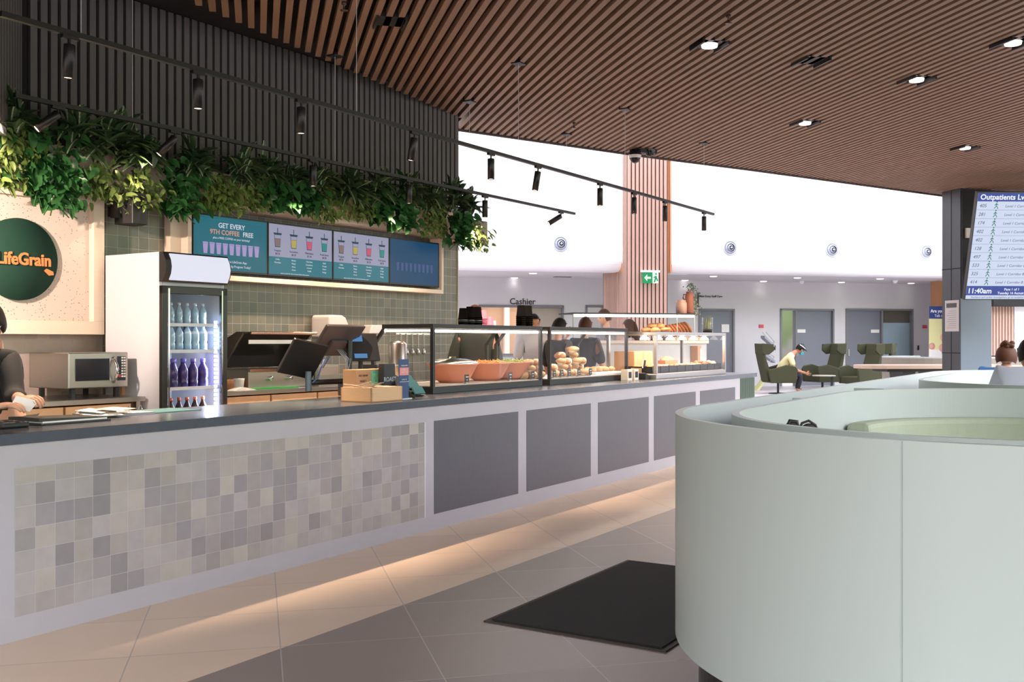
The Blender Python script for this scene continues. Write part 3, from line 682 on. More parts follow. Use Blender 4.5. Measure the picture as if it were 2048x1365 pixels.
mb = MB(); rnd = random.Random(2)
for k in range(6):
    a = k; x, y = .03 * math.cos(a), .03 * math.sin(a); h = rnd.uniform(.14, .23); lx, ly = rnd.uniform(-.03, .03), rnd.uniform(-.02, .02)
    mb.prism([(x - .014, .01), (x + .014, .01), (x + .016 + lx, h * .6), (x + lx * 1.3, h), (x - .016 + lx, h * .6)], y, y + .004, 'y')
mb.build('foliage', mat('snake_leaf', (140, 140, 70), .5, var=.3, scale=60), parent=t)
mb = MB(); mb.lathe([(0, 0.01), (.06, .01), (.06, .05), (0, .05)]); mb.build('soil', DBACK, parent=t)

# cups on the black cases
ztc = ZC + .55
def cup(x, b, z, r, h, n, m_, name, lab, grp, band=None):
    t = fthing(CF, x, b, z, name, lab, 'cup', grp); dz = h * .16
    mb = MB()
    for k in range(n): mb.lathe([(0, h + k * dz), (r * .74, h + k * dz), (r, k * dz), (r * 1.06, k * dz), (r * 1.06, k * dz + .006), (r, k * dz + .01)], n=18)
    mb.build('cup_stack', m_, parent=t)
    if band: MB().lathe([(r * 1.01, .03), (r * .98, .055), (r * .9, .055)], n=18).build('pale_band', band, parent=t)
CUPB = mat('black_cup', (12, 12, 13), .9, spec=0)
PINKC = mat('pink_card', (196, 84, 116), .7)
for k, (px, n, lab) in enumerate(((926, 4, 'stack of black cups nearest the tiled wall end'), (940, 5, 'taller stack of black cups, second from the wall end'), (955, 5, 'broad stack of black cups beside the pink cups'))):
    cup(CF.at(px, 5.0), 5.0, ztc, .042, .1, n, CUPB, 'coffee_cup_stack', lab + ' on the bowl case', 'black cups on the bowl case', mat('grey_lid', (170, 166, 162), .6))
for px, n, lab in ((966, 5, 'taller stack of pink cups on the bowl case'), (980, 1, 'short stack of pink cups on the bowl case')):
    cup(CF.at(px, 5.05), 5.05, ztc, .036, .085, n, PINKC, 'pink_cup_stack', lab, 'pink cups on the bowl case')
for px, lab in ((1042, 'tall stack of black cups below the Cashier lettering, nearer the pink cups'), (1056, 'tall stack of black cups below the Cashier lettering, farther from the pink cups')):
    cup(CF.at(px, 4.95), 4.95, ztc, .045, .11, 6, CUPB, 'tall_cup_stack', lab, 'tall stacks of black cups')

# ------------------------------------------------------------------ till end : bamboo box, cards, terminal, monitor
t = fthing(CF, CF.at(743, 4.42), 4.42, ZC, 'bamboo_tray', 'open bamboo box of wooden cutlery at the front of the counter', 'box')
mb = MB(); Lb, Wb, hb = .34, .27, .10
mb.box(0, Lb, 0, .012, 0, hb).box(0, Lb, Wb - .012, Wb, 0, hb).box(0, .012, 0, Wb, 0, hb).box(Lb - .012, Lb, 0, Wb, 0, hb).box(0, Lb, 0, Wb, 0, .01).box(.16, .17, .012, Wb - .012, .01, hb - .01)
mb.build('box', BAMBOO, parent=t, bevel=.0015)
mb = MB(); rnd = random.Random(8)
for k in range(26):
    a = rnd.uniform(-.4, .4); M = Matrix.Translation((rnd.uniform(.03, .14), rnd.uniform(.07, .19), .10 + rnd.uniform(-.01, .02))) @ Matrix.Rotation(a, 4, 'Z') @ Matrix.Rotation(rnd.uniform(-.3, .1), 4, 'X'); mb.box(-.008, .008, -.07, .07, 0, .002, M)
mb.build('cutlery', mat('pale_birch', (236, 210, 184), .6), parent=t)
MB().box(.18, .32, .03, .24, .08, .10).build('napkins', mat('peach_napkin', (228, 180, 156), .8), parent=t)
t = fthing(CF, CF.at(808, 4.52), 4.52, ZC, 'table_sign', 'navy and pink double-sided card standing by the bamboo box', 'sign')
MB().box(-.055, .055, 0, .006, 0, .285).build('card', mat('navy_card', (44, 72, 120), .4), parent=t)
MB().box(-.052, .052, -.002, 0, .17, .225).build('pink_panel', mat('salmon_card', (226, 140, 140), .5), parent=t)
text('ORDER HERE', .013, PAPER, t, (0, -.003, .235)); text('GET EVERY 9TH', .012, PAPER, t, (0, -.003, .205)); text('COFFEE FREE', .013, PAPER, t, (0, -.003, .185)); text('SCAN TO', .014, PAPER, t, (0, -.003, .135)); text('DOWNLOAD THE APP', .01, PAPER, t, (0, -.003, .12))
MB().box(-.07, .07, -.02, .03, 0, .006).build('foot', mat('acrylic', (200, 210, 215), .2), parent=t)
t = fthing(CF, CF.at(841, 4.52), 4.52, ZC, 'leaflet_rack', 'black stepped rack of teal leaflets beside the bowl case', 'rack')
mb = MB()
for k in range(3): mb.prism([(.0 + k * .05, 0), (.05 + k * .05, 0), (.05 + k * .05, .03 + k * .045), (k * .05, .0 + k * .045)], -.06, .1, 'x')
mb.build('rack', BLACK, parent=t)
mb = MB()
for k in range(3):
    M = Matrix.Translation((.02, .02 + k * .05, .03 + k * .04)) @ Matrix.Rotation(rad(-35), 4, 'X'); mb.box(-.05, .07, 0, .012, 0, .06, M)
mb.build('leaflets', mat('teal_leaflet', (56, 104, 108), .5), parent=t)
# promo box and black coffee bag behind the bamboo box
t = fthing(CF, CF.at(728, 4.78), 4.78, ZC, 'promo_box', 'brown card box printed with a green leaf band behind the bamboo box', 'box')
MB().box(-.09, .26, 0, .12, 0, .21).build('carton', KRAFT, parent=t, bevel=.002)
MB().box(.08, .16, -.002, 0, .02, .2).build('leaf_band', mat('leaf_print', (120, 190, 150), .5, var=.6, scale=50), parent=t)
for z, s_ in ((.16, 'ICE CREAM'), (.12, 'BASKET'), (.08, 'WAFFLES')): text(s_, .02, mat('sepia_ink', (110, 52, 40), .6), t, (-.01, -.003, z))
t = fthing(CF, CF.at(782, 4.72), 4.72, ZC, 'coffee_bag', 'black bag with white print standing behind the bamboo box', 'bag')
MB().prism([(-.075, 0), (.065, 0), (.05, .25), (-.085, .25)], 0, .05, 'y').build('bag', mat('black_foil', (40, 42, 46), .5), parent=t, bevel=.006)
text('ROAST', .045, mat('pale_print', (170, 176, 182), .5), t, (-.015, -.002, .12), bold=.001); MB().box(-.06, .045, -.003, -.001, .06, .085).build('white_strip', PAPER, parent=t)
# payment screen on a stand
t = fthing(CF, CF.at(731, 4.95), 4.95, ZC, 'payment_screen', 'black tilted customer screen with small blue displays on a stand', 'screen', turn=rad(-30))
M = Matrix.Translation((.0, 0, .27)) @ Matrix.Rotation(rad(-24), 4, 'X')
MB().box(-.12, .12, 0, .022, 0, .225, M).build('bezel', BLACK, parent=t, bevel=.004)
for q_ in ((-.10, .0, -.002, 0, .155, .205), (-.08, .02, -.002, 0, .02, .055)): MB().box(*q_, M).build('lit_panel', emis('blue_display', (90, 140, 190), .9), parent=t)
MB().box(-.13, .16, .05, .25, .0, .12).build('printer_base', BLACK, parent=t, bevel=.006)
MB().cyl((0, .12, .0), (0, .1, .3), .018).build('stand', BLACK, parent=t)
t = fthing(CF, CF.at(782, 5.12), 5.12, ZC, 'receipt_printer', 'black keypad with a sloping top next to the bowl case', 'printer')
MB().prism([(-.18, .23), (.18, .1), (.18, 0), (-.18, 0)], 0, .18, 'y').build('body', BLACK, parent=t, bevel=.004); MB().prism([(-.13, .222), (.12, .13), (.12, .133), (-.13, .225)], .03, .16, 'y').build('glass_top', mat('glossy_brown', (90, 74, 66), .15), parent=t)
# till monitors on a pole, seen from behind
t = fthing(CF, CF.at(699, 5.02), 5.02, ZC, 'till_monitor', 'black till monitors on a pole seen from behind', 'monitor')
MB().cyl((0, 0, 0), (0, 0, .42), .022).cyl((-.0, 0, .12), (-.42, .02, .12), .02).build('pole', BLK2, parent=t)
MB().cyl((-.42, .02, .06), (-.42, .02, .2), .022).build('joint', mat('blue_grey_metal', (90, 104, 118), .35, .5), parent=t)
M = Matrix.Translation((-.08, .12, .3)) @ Matrix.Rotation(rad(38), 4, 'X')
MB().box(-.21, .21, 0, .03, 0, .28, M).box(-.1, .1, -.03, 0, .04, .16, M).build('monitor_back', mat('gunmetal', (74, 66, 66), .4), parent=t, bevel=.008)
M2 = Matrix.Translation((-.44, .08, .2)) @ Matrix.Rotation(rad(36), 4, 'X') @ Matrix.Rotation(rad(-20), 4, 'Z')
MB().box(-.16, .12, 0, .03, -.05, .24, M2).build('monitor_back', BLK2, parent=t, bevel=.006)
MB().tube([(-.2, .08, .22), (-.22, .0, .3), (-.3, -.02, .28), (-.34, 0, .16), (-.40, .0, .12)], .005, 6).build('cable', mat('blue_cable', (80, 104, 160), .4), parent=t)
mb = MB()
for k in range(4): mb.tube([(-.03 - k * .02, .05, .36), (-.01 - k * .02, -.02, .28), (-.03, -.01, .18)], .004, 5)
mb.build('cables', mat('pale_cable', (160, 164, 172), .4), parent=t)
# left end of the counter : folder, papers, binder
t = fthing(CF, CF.at(150, 4.62), 4.62, ZC, 'card_folder', 'black zipped folder with papers lying on the counter by the microwave', 'folder')
MB().box(-.2, .2, -.02, .25, 0, .01).build('cover', BLACK, parent=t, bevel=.003); MB().box(-.18, .19, 0, .24, .01, .018).build('papers', PAPER, parent=t); MB().prism([(-.2, .018), (.19, .018), (.19, .022), (-.2, .034)], 0, .25, 'y').build('lid', BLACK, parent=t)
t = fthing(CF, CF.at(200, 4.86), 4.86, ZC, 'paper_pile', 'loose pile of white and cream papers on the counter', 'papers', turn=.2)
rnd = random.Random(4)
for k in range(7):
    M = Matrix.Translation((rnd.uniform(-.06, .1), rnd.uniform(-.04, .06), .004 + k * .006)) @ Matrix.Rotation(rnd.uniform(-.8, .8), 4, 'Z') @ Matrix.Rotation(rnd.uniform(-.14, .14), 4, 'X'); MB().box(-.1, .1, -.07, .07, 0, .002, M).build('sheet', PAPER if k % 2 else mat('cream_paper', (232, 206, 180), .8), parent=t)
t = fthing(CF, CF.at(262, 4.85), 4.85, ZC, 'ring_binder', 'open ring binder with grey pages and teal cover on the counter', 'binder')
MB().box(-.2, .14, -.03, .24, 0, .012).build('pages', mat('grey_page', (150, 150, 158), .7), parent=t); MB().box(.14, .48, -.03, .24, 0, .006).build('cover', mat('teal_cover', (70, 110, 112), .4), parent=t)
mb = MB()
for k in range(3): mb.tube([(-.02 + .09 * k, .12 + .015 * math.cos(a / 8 * PI), .012 + .03 * math.sin(a / 8 * PI)) for a in range(9)], .0025, 6)
mb.build('ring', CHROME, parent=t)
t = fthing(CF, CF.at(22, 4.6), 4.6, ZC, 'card_terminal', 'small black card terminal on the counter before the cashier', 'card reader')
MB().box(-.06, .08, -.03, .05, 0, .03).build('body', BLACK, parent=t, bevel=.01)

# ------------------------------------------------------------------ back bench, microwave, fridge, grill
def bench(xa, xb, y0, label, zt=.93):
    t = fthing(WF, 0, 0, 0, 'back_bench', label, 'bench', 'steel benches along the back wall'); ya = WY - .02
    MB().box(xa, xb, y0, ya, zt - .035, zt).build('steel_top', STEEL, parent=t, bevel=.003)
    for xx in (xa + .03, xb - .06): MB().box(xx, xx + .035, y0 + .03, y0 + .065, 0, zt - .035).build('leg', STEEL, parent=t)
    n = max(2, round((xb - xa) / .6))
    for k in range(n):
        a = xa + .08 + k * (xb - xa - .16) / n; b = a + (xb - xa - .16) / n - .02
        MB().box(a, b, y0 + .04, ya, zt - .24, zt - .05).build('drawer', BAMBOO, parent=t)
    MB().box(xa + .08, xb - .08, y0 + .06, ya, .1, zt - .26).build('cupboard', mat('bench_carcass', (120, 112, 108), .5), parent=t)
    return t
fy = 6.50; fx0, fx1 = WF.at(325, fy), WF.at(455, fy)
bench(2.6, fx0 - .03, 6.66, 'steel-topped bench with wooden drawers under the microwave')
bench(fx1 + .05, 8.7, 6.70, 'steel-topped bench with wooden drawers under the grill')
# microwave
my = 6.78; mx0, mx1 = WF.at(137, my), WF.at(256, my); mz0, mz1 = WF.z(137, 779, my), WF.z(137, 706, my)
t = fthing(WF, mx0, my, .93, 'microwave_oven', 'steel microwave oven with a dark glass door beside the fridge', 'microwave')
h0 = mz0 - .93; mh = mz1 - .93; mw = mx1 - mx0
MB().box(0, mw, 0, .5, h0, mh).build('body', STEEL, parent=t, bevel=.008)
MB().box(mw * .11, mw * .67, -.006, 0, h0 + .055, mh - .045).build('door_window', mat('dark_window', (34, 40, 48), .1), parent=t)
MB().box(mw * .81, mw * .95, -.006, 0, h0 + .05, mh - .03).build('control_panel', mat('control_navy', (26, 38, 52), .3), parent=t)
mb = MB()
for r_ in range(8):
    for q_ in (.875, .915): mb.box(mw * q_, mw * (q_ + .028), -.009, -.006, h0 + .075 + r_ * .02, h0 + .087 + r_ * .02)
mb.build('keys', PAPER, parent=t); MB().box(mw * .825, mw * .86, -.009, -.006, h0 + .075, h0 + .095).build('red_key', mat('red_key', (190, 50, 60), .4), parent=t)
MB().tube([(mw * .74, -.05 * math.sin(PI * q_ / 12) - .002, h0 + .04 + (mh - h0 - .08) * q_ / 12) for q_ in range(13)], .012, 10).build('door_handle', CHROME, parent=t)
for xx in (.05, mw - .08):
    for yy in (.04, .42): MB().box(xx, xx + .03, yy, yy + .03, 0, h0).build('foot', BLACK, parent=t)
t = fthing(WF, WF.at(262, 6.95), 6.95, .93, 'wooden_block', 'light wooden board leaning between the microwave and the fridge', 'board'); MB().box(-.08, .09, 0, .03, 0, .2).build('board', KRAFT, parent=t)
# fridge
ftz = WF.z(325, 503, fy); fzh = WF.z(325, 563, fy)
fw = fx1 - fx0; fd = .70
t = fthing(WF, fx0, fy, 0, 'drinks_fridge', 'tall white drinks fridge with a glass door and lit header', 'fridge')
FW = mat('fridge_white', (204, 204, 214), .45)
mb = MB(); mb.box(0, .03, .04, fd, .02, ftz).box(fw - .03, fw, .04, fd, .02, ftz).box(.03, fw - .03, fd - .03, fd - .001, .02, ftz - .28).box(.03, fw - .03, .041, fd - .001, ftz - .28, ftz - .001).box(.03, fw - .03, .041, fd - .03, .021, .25)
mb.build('cabinet', FW, parent=t, bevel=.004)
MB().box(.03, fw - .03, fd - .05, fd - .03, .25, ftz - .28).build('liner', mat('liner', (200, 212, 228), .5), parent=t)
pr = [(.04, fzh), (0, fzh), (-.035, fzh + .06), (-.045, (fzh + ftz) / 2), (-.035, ftz - .06), (0, ftz), (.04, ftz)]
MB().prism(pr, 0, fw, 'x').build('header', BLACK, parent=t)
pr2 = [(-.014, fzh + .012), (-.040, fzh + .06), (-.051, (fzh + ftz) / 2), (-.040, ftz - .06), (-.014, ftz - .012)]
MB().prism(pr2 + [(0.002, ftz - .03), (0.002, fzh + .03)], .05, fw - .012, 'x').build('lit_panel', emis('header_light', (238, 240, 255), .9), parent=t)
dz1 = fzh - .03
mb = MB(); mb.box(0, .05, 0, .04, .2, dz1).box(fw - .05, fw, 0, .04, .2, dz1).box(0, fw, 0, .04, dz1 - .06, dz1).box(0, fw, 0, .04, .2, .27)
dr = mb.build('door', BLK2, parent=t, bevel=.004)
MB().box(.05, fw - .05, .012, .018, .27, dz1 - .06).build('door_glass', CLEAR, parent=dr)
MB().box(.05, .065, -.004, .0, .25, dz1 - .02).box(fw - .06, fw - .05, -.004, .0, .25, dz1 - .02).build('chrome_edge', CHROME, parent=dr)
mb = MB()
for k in range(36): mb.box(fw - .085, fw - .06, .05, .06, .3 + k * .034, .32 + k * .034)
mb.build('led_strip', LEDC, parent=t)
led((fw - .1, .1, .95), 1.2, 16, (.8, .87, 1), (rad(90), rad(90), rad(60)), None, parent=t)
shelf_z = [fzh - .03 - x_ for x_ in ()]
for py in (650, 702, 775):
    z = WF.z(390, py, fy + .1)
    mb = MB(); mb.box(.04, fw - .04, .06, fd - .06, z - .008, z - .002); mb.box(.04, fw - .04, .055, .06, z - .015, z + .01); mb.build('shelf', mat('wire_white', (220, 224, 232), .4), parent=t)
def bottles(py, rows, body, capm, label, name, hgt, r_, grp, n=6, x0=.10, dep=3, start=0):
    z = WF.z(390, py, fy + .1)
    for j in range(dep):
        for k in range(start, n):
            x = x0 + k * (fw - .24) / (n - 1)
            pos = ['by the hinge side', 'second from the hinge side', 'third from the hinge side', 'fourth from the hinge side', 'fifth from the hinge side', 'by the light strip', 'past the light strip'][k]
            o = fthing(WF, fx0 + x, fy + .13 + j * .11, z, name, '%s %s, %s row' % (label, pos, ['front', 'second', 'third'][j]), 'bottle', grp)
            MB().lathe([(0, 0), (r_, 0), (r_, hgt * .22), (r_ * .86, hgt * .3), (r_, hgt * .38), (r_, hgt * .62), (r_ * .45, hgt * .82), (r_ * .42, hgt * .88), (0, hgt * .88)], n=14).build('bottle_body', body, parent=o)
            MB().lathe([(0, hgt * .88), (r_ * .5, hgt * .88), (r_ * .5, hgt), (0, hgt)], n=12).build('cap', capm, parent=o)
WATER = mat('water_bottle', (150, 186, 210), .1, spec=.8); CAPB = mat('navy_cap', (40, 66, 110), .4)
bottles(702, 1, WATER, CAPB, 'clear water bottle with navy cap', 'water_bottle', .22, .034, 'water bottles in the fridge', dep=2)
bottles(775, 1, mat('purple_drink', (64, 48, 110), .25), mat('purple_cap', (110, 90, 190), .4), 'dark drink bottle with purple cap', 'drink_bottle', .225, .040, 'purple-capped bottles in the fridge', n=5, dep=2, start=1)
z = WF.z(390, 775, fy + .1); o = fthing(WF, fx0 + .1, fy + .13, z, 'juice_bottle', 'golden juice bottle beside the purple-capped bottles in the fridge', 'bottle')
MB().lathe([(0, 0), (.03, 0), (.03, .12), (.014, .15), (0, .15)], n=14).build('bottle_body', mat('juice', (220, 160, 50), .2), parent=o); MB().lathe([(0, .15), (.016, .15), (.016, .165), (0, .165)], n=10).build('cap', mat('juice_cap', (210, 140, 40), .4), parent=o)
z = WF.z(390, 650, fy + .1)
bottles(650, 1, WATER, mat('pale_cap', (190, 205, 220), .4), 'pale clear bottle on the top shelf', 'clear_bottle', .17, .028, 'clear bottles on the top fridge shelf', dep=1)
z = WF.z(390, 845, fy + .1); mb = MB().box(.04, fw - .04, .06, fd - .06, z - .01, z - .002).build('shelf', mat('wire_white', (220, 224, 232), .4), parent=t)
bottles(845, 1, mat('cola', (46, 26, 24), .2), mat('orange_cap', (200, 96, 60), .4), 'dark cola bottle with orange cap', 'cola_bottle', .2, .03, 'cola bottles low in the fridge', dep=1)
# black heater/speaker on the wall
t = fthing(WF, WF.at(263, 7.15), 7.15, WF.z(263, 452, 7.2), 'loudspeaker', 'black box speaker on the green tiles under the hanging plants', 'speaker')
MB().prism([(-.095, -.02), (-.07, -.11), (.07, -.11), (.095, -.02), (.095, .09), (-.095, .09)], 0, .25).build('cabinet', BLACK, parent=t, bevel=.006); MB().box(-.13, -.1, 0, .09, .05, .2).box(-.04, .04, .09, .25, .08, .16).build('bracket', BLACK, parent=t)
# grill
gy = 6.86; ga, gb = WF.at(497, gy), WF.at(628, gy)
t = fthing(WF, ga, gy, .93, 'gas_grill', 'open black barbecue grill with steel front and long handle', 'grill'); gw_ = gb - ga
MB().box(0, gw_, 0, .42, 0, .17).build('body', STEEL, parent=t, bevel=.006); MB().box(0, gw_, -.02, .02, .15, .175).build('ledge', CHROME, parent=t)
for k in range(3): MB().cyl((gw_ * (.3 + .3 * k), 0, .09), (gw_ * (.3 + .3 * k), -.03, .09), .022).build('knob', CHROME, parent=t)
arc = [(.42 - .42 * (1 - math.cos(a * PI / 16)) if False else .44 - .30 * math.sin(a * PI / 16), .19 + .36 * (1 - math.cos(a * PI / 16))) for a in range(0, 9)]
inner = [(p[0] + .015, p[1] - .012) for p in arc]
pro = [(.44, .18), (.40, .30), (.30, .42), (.12, .50), (.03, .50), (.03, .485), (.11, .48), (.28, .40), (.375, .29), (.42, .18)]
MB().prism(pro, -.02, gw_ + .02, 'x').build('hood', mat('hood_black', (40, 38, 36), .4), parent=t)
side = [(.44, .18), (.40, .30), (.30, .42), (.12, .50), (.03, .50), (.12, .40), (.3, .18)]
for q_ in (-.03, gw_ + .005): MB().prism(side, q_, q_ + .025, 'x').build('hood_cheek', mat('cheek_grey', (66, 62, 58), .5), parent=t)
MB().cyl((0, -.03, .49), (gw_, -.03, .49), .014).box(.02, .04, -.03, .04, .48, .5).box(gw_ - .04, gw_ - .02, -.03, .04, .48, .5).build('handle', mat('copper_steel', (190, 160, 145), .25, 1), parent=t)
MB().box(.02, gw_ - .02, .02, .03, .395, .43).build('steel_lip', STEEL, parent=t)
# small things on that bench
t = fthing(WF, WF.at(478, 6.82), 6.82, .93, 'takeaway_tub', 'small white tub with a handle on the bench beside the fridge', 'tub'); MB().lathe([(0, 0), (.035, 0), (.045, .09), (.05, .1), (0, .1)]).build('tub', PAPER, parent=t)
t = fthing(WF, WF.at(462, 6.9), 6.9, .93, 'cardboard_tray', 'brown cardboard tray on the bench beside the fridge', 'box'); MB().box(-.1, .1, 0, .16, 0, .09).build('tray', KRAFT, parent=t, bevel=.01)
t = fthing(WF, WF.at(550, 6.74), 6.74, .93, 'cutting_board', 'green cutting board on the bench in front of the grill', 'board'); MB().box(-.28, .28, 0, .1, 0, .015).build('board', mat('green_board', (40, 130, 60), .5), parent=t)
t = fthing(WF, WF.at(490, 6.74), 6.74, .93, 'napkin', 'crumpled white paper at the fridge end of the bench', 'paper'); MB().prism([(-.12, .003), (-.02, .03), (.1, .01), (.13, 0), (-.12, 0)], 0, .09, 'y').build('sheet', PAPER, parent=t)
t = fthing(WF, WF.at(657, 7.28), 7.28, WF.z(657, 675, 7.3), 'towel_dispenser', 'white rounded paper towel dispenser on the green tiles', 'dispenser')
MB().prism([(-.14, 0), (.14, 0), (.15, .12), (.1, .2), (.05, .22), (-.12, .22), (-.14, .2)], -.14, .1, 'y').build('cover', mat('dispenser_white', (222, 216, 218), .4), parent=t, bevel=.015)
t = fthing(WF, WF.at(742, 7.28), 7.28, WF.z(742, 668, 7.3), 'soap_dispenser', 'low white box dispenser on the green tiles behind the customer screen', 'dispenser')
MB().prism([(-.13, 0), (.13, 0), (.1, .09), (-.1, .09)], -.1, .1, 'y').build('cover', mat('dispenser_white', (222, 216, 218), .4), parent=t, bevel=.01)
t = fthing(WF, WF.at(658, 6.8), 6.8, .93, 'label_printer', 'small steel box on the bench behind the till', 'machine')
MB().box(-.13, .13, 0, .25, 0, .2).build('body', STEEL, parent=t, bevel=.004); MB().box(-.12, .12, -.004, 0, .1, .18).build('front_plate', mat('plate_pink_grey', (170, 156, 152), .4), parent=t)
# things behind the bowl case
t = fthing(WF, WF.at(795, 6.6), 6.6, .9, 'milk_canister', 'tall steel canister seen through the end of the bowl case', 'canister')
MB().lathe([(0, 0), (.09, 0), (.09, .2), (.095, .21), (.09, .22), (.09, .42), (.06, .45), (0, .45)]).build('body', STEEL, parent=t)
t = fthing(WF, WF.at(830, 7.34), 7.34, 0, 'utensil_rail', 'wall rail with hanging ladles seen through the glass case end', 'rail'); z = WF.z(830, 670, 7.34)
MB().box(-.35, .25, -.02, .0, z, z + .02).build('rail', CHROME, parent=t)
for k in range(5):
    x = -.28 + k * .1; MB().box(x - .004, x + .004, -.03, -.022, z - .14, z + .01).lathe([(0, -.03), (.02, -.022), (.026, 0), (.012, .04), (0, .06)], c=(x, -.03, z - .2), n=12).build('ladle', STEEL, parent=t)
MB().box(8.9, 9.85, 6.75, 7.38, 0, .9).build('back_unit', mat('unit_steel', (150, 146, 142), .35, .7), frame=WF)
o = C.objects['back_unit']; tag(o, 'low steel cupboard at the far end of the tiled wall', 'cupboard')

# ================================================================== ledge, sign and menu screens
LY = 7.23; LT, LBm = 2.84, 2.525
t = fthing(WF, 0, 0, 0, 'planter_ledge', 'pale timber planter ledge running along the wall above the menu screens', 'planter')
MB().box(1.0, WX1, LY, LY + .02, LBm, LT).box(1.0, WX1, LY, WY - .002, LBm, LBm + .02).box(1.0, WX1, LY + .16, LY + .172, LBm, LT).build('trough', PALE, parent=t, bevel=.002)
MB().box(WX1 - .15, WX1 + .22, LY - .12, LY + .12, LT - .34, LT - .06).build('end_pot', BLACK, parent=t, bevel=.01)
sx1 = WF.at(209, LY + .02); ix1 = WF.at(187.5, LY + .02); sz0 = WF.z(100, 669, LY + .02); iz0 = WF.z(150, 642.5, LY + .02); iz1 = WF.z(187, 409, LY + .02)
t = fthing(WF, 0, 0, 0, 'sign_backboard', 'speckled pink terrazzo wall panel in a pale timber frame', 'wall panel')
MB().box(1.0, sx1, LY + .02, WY - .002, sz0, iz0).box(ix1, sx1, LY + .02, WY - .002, iz0, LBm).box(1.0, ix1, LY + .02, WY - .002, iz1, LBm).build('frame', PALE, parent=t, bevel=.002)
TZ = mat('terrazzo', (216, 198, 192), .5)
n_, l_ = TZ.node_tree.nodes, TZ.node_tree.links; tcx = n_.new('ShaderNodeTexCoord'); vo = n_.new('ShaderNodeTexVoronoi'); vo.inputs['Scale'].default_value = 42; l_.new(tcx.outputs['Object'], vo.inputs['Vector'])
cr = n_.new('ShaderNodeValToRGB'); cr.color_ramp.interpolation = 'CONSTANT'; cr.color_ramp.elements[0].color = (*lin((140, 120, 116)), 1); cr.color_ramp.elements[1].position = .17; cr.color_ramp.elements[1].color = (*lin((218, 200, 192)), 1)
l_.new(vo.outputs['Distance'], cr.inputs[0]); l_.new(cr.outputs[0], n_['Principled BSDF'].inputs['Base Color'])
MB().box(1.0, ix1, LY + .08, WY - .002, iz0, iz1).build('terrazzo_face', TZ, parent=t)
cyy = LY + .05; cx_r = WF.at(115.5, cyy); R_ = (WF.z(45, 437, cyy) - WF.z(45, 601, cyy)) / 2; cz = WF.z(45, 519, cyy); cxx = cx_r - R_
t = fthing(WF, cxx, cyy, cz, 'cafe_sign', 'round dark green sign with orange lettering on the terrazzo wall panel', 'sign')
MB().lathe([(0, 0), (R_, 0), (R_, .025), (0, .025)], n=72, M=Matrix.Rotation(-PI / 2, 4, 'X')).build('disc', mat('sign_green', (34, 66, 56), .85, spec=.2), parent=t)
xe = WF.at(101, cyy) - cxx; ORG = mat('orange_letters', (240, 142, 88), .5)
ob = text('LifeGrain', .128, ORG, t, (xe, -.008, -.04), ext=.006, align='RIGHT', bold=.003, name='lettering', sx=.9)
MB().prism([(0, 0), (.05, -.02), (.055, -.045), (.02, -.05), (-.02, -.015)], -.012, 0, 'y', M=Matrix.Translation((xe - .035, 0, -.06))).build('ear_mark', ORG, parent=t)

# menu screens
fy0 = 7.26
fa, fb = WF.at(350, fy0), WF.at(882, fy0)
zs0 = lambda px, py: WF.z(px, py, fy0 + .03)
sa = WF.at(380, fy0 + .03); sb = WF.at(873.5, fy0 + .03); zt_ = WF.z(780, 471, fy0 + .03); zb_ = WF.z(780, 571, fy0 + .03)
zt_ = (WF.z(540, 446, fy0 + .03) + WF.z(873, 486, fy0 + .03)) / 2; zb_ = (WF.z(540, 553, fy0 + .03) + WF.z(873, 574, fy0 + .03)) / 2
t = fthing(WF, 0, 0, 0, 'menu_board_surround', 'long pale timber frame around the four menu screens', 'frame')
MB().box(sa - .07, fb + .01, fy0 - .03, WY - .002, zb_ - .075, zb_ - .03).box(sb + .015, fb + .012, fy0 - .03, WY - .002, zb_ - .03, LBm - .001).box(sa - .07, sa - .03, fy0 - .03, WY - .002, zb_ - .03, LBm - .001).box(fa, sa - .07, fy0 + .06, WY - .002, zb_ - .075, LBm - .001).build('frame', PALE, parent=t, bevel=.002)
TEAL = emis('screen_teal', (24, 112, 132), .75); TEAL2 = emis('screen_teal_light', (48, 128, 146), .75); GREYS = emis('screen_grey', (168, 168, 196), .75); NAVY = emis('screen_navy', (22, 78, 120), .7)
TXW = emis('screen_white', (214, 220, 232), .8); TXP = emis('screen_peach', (220, 160, 140), .8); LILAC = emis('screen_lilac', (178, 158, 212), .8); TXD = emis('screen_dark', (60, 60, 84), .6); OUT = emis('cup_outline', (30, 70, 84), .7)
sw_ = (sb - sa) / 4
def scr(k, label):
    t = fthing(WF, sa + k * sw_, fy0, zb_, 'menu_screen', label, 'screen', None)
    MB().box(.004, sw_ - .004, 0, .05, 0, zt_ - zb_).build('housing', BLACK, parent=t)
    return t
hS = zt_ - zb_
def icons(name, mats, parent, items): pass
def papercup(mb, x, z, w_, h_, y):
    mb.prism([(x - w_ * .36, z), (x + w_ * .36, z), (x + w_ * .5, z + h_ * .86), (x - w_ * .5, z + h_ * .86)], y - .001, y, 'y').prism([(x - w_ * .56, z + h_ * .88), (x + w_ * .56, z + h_ * .88), (x + w_ * .5, z + h_), (x - w_ * .5, z + h_)], y - .001, y, 'y')
m_ = .015
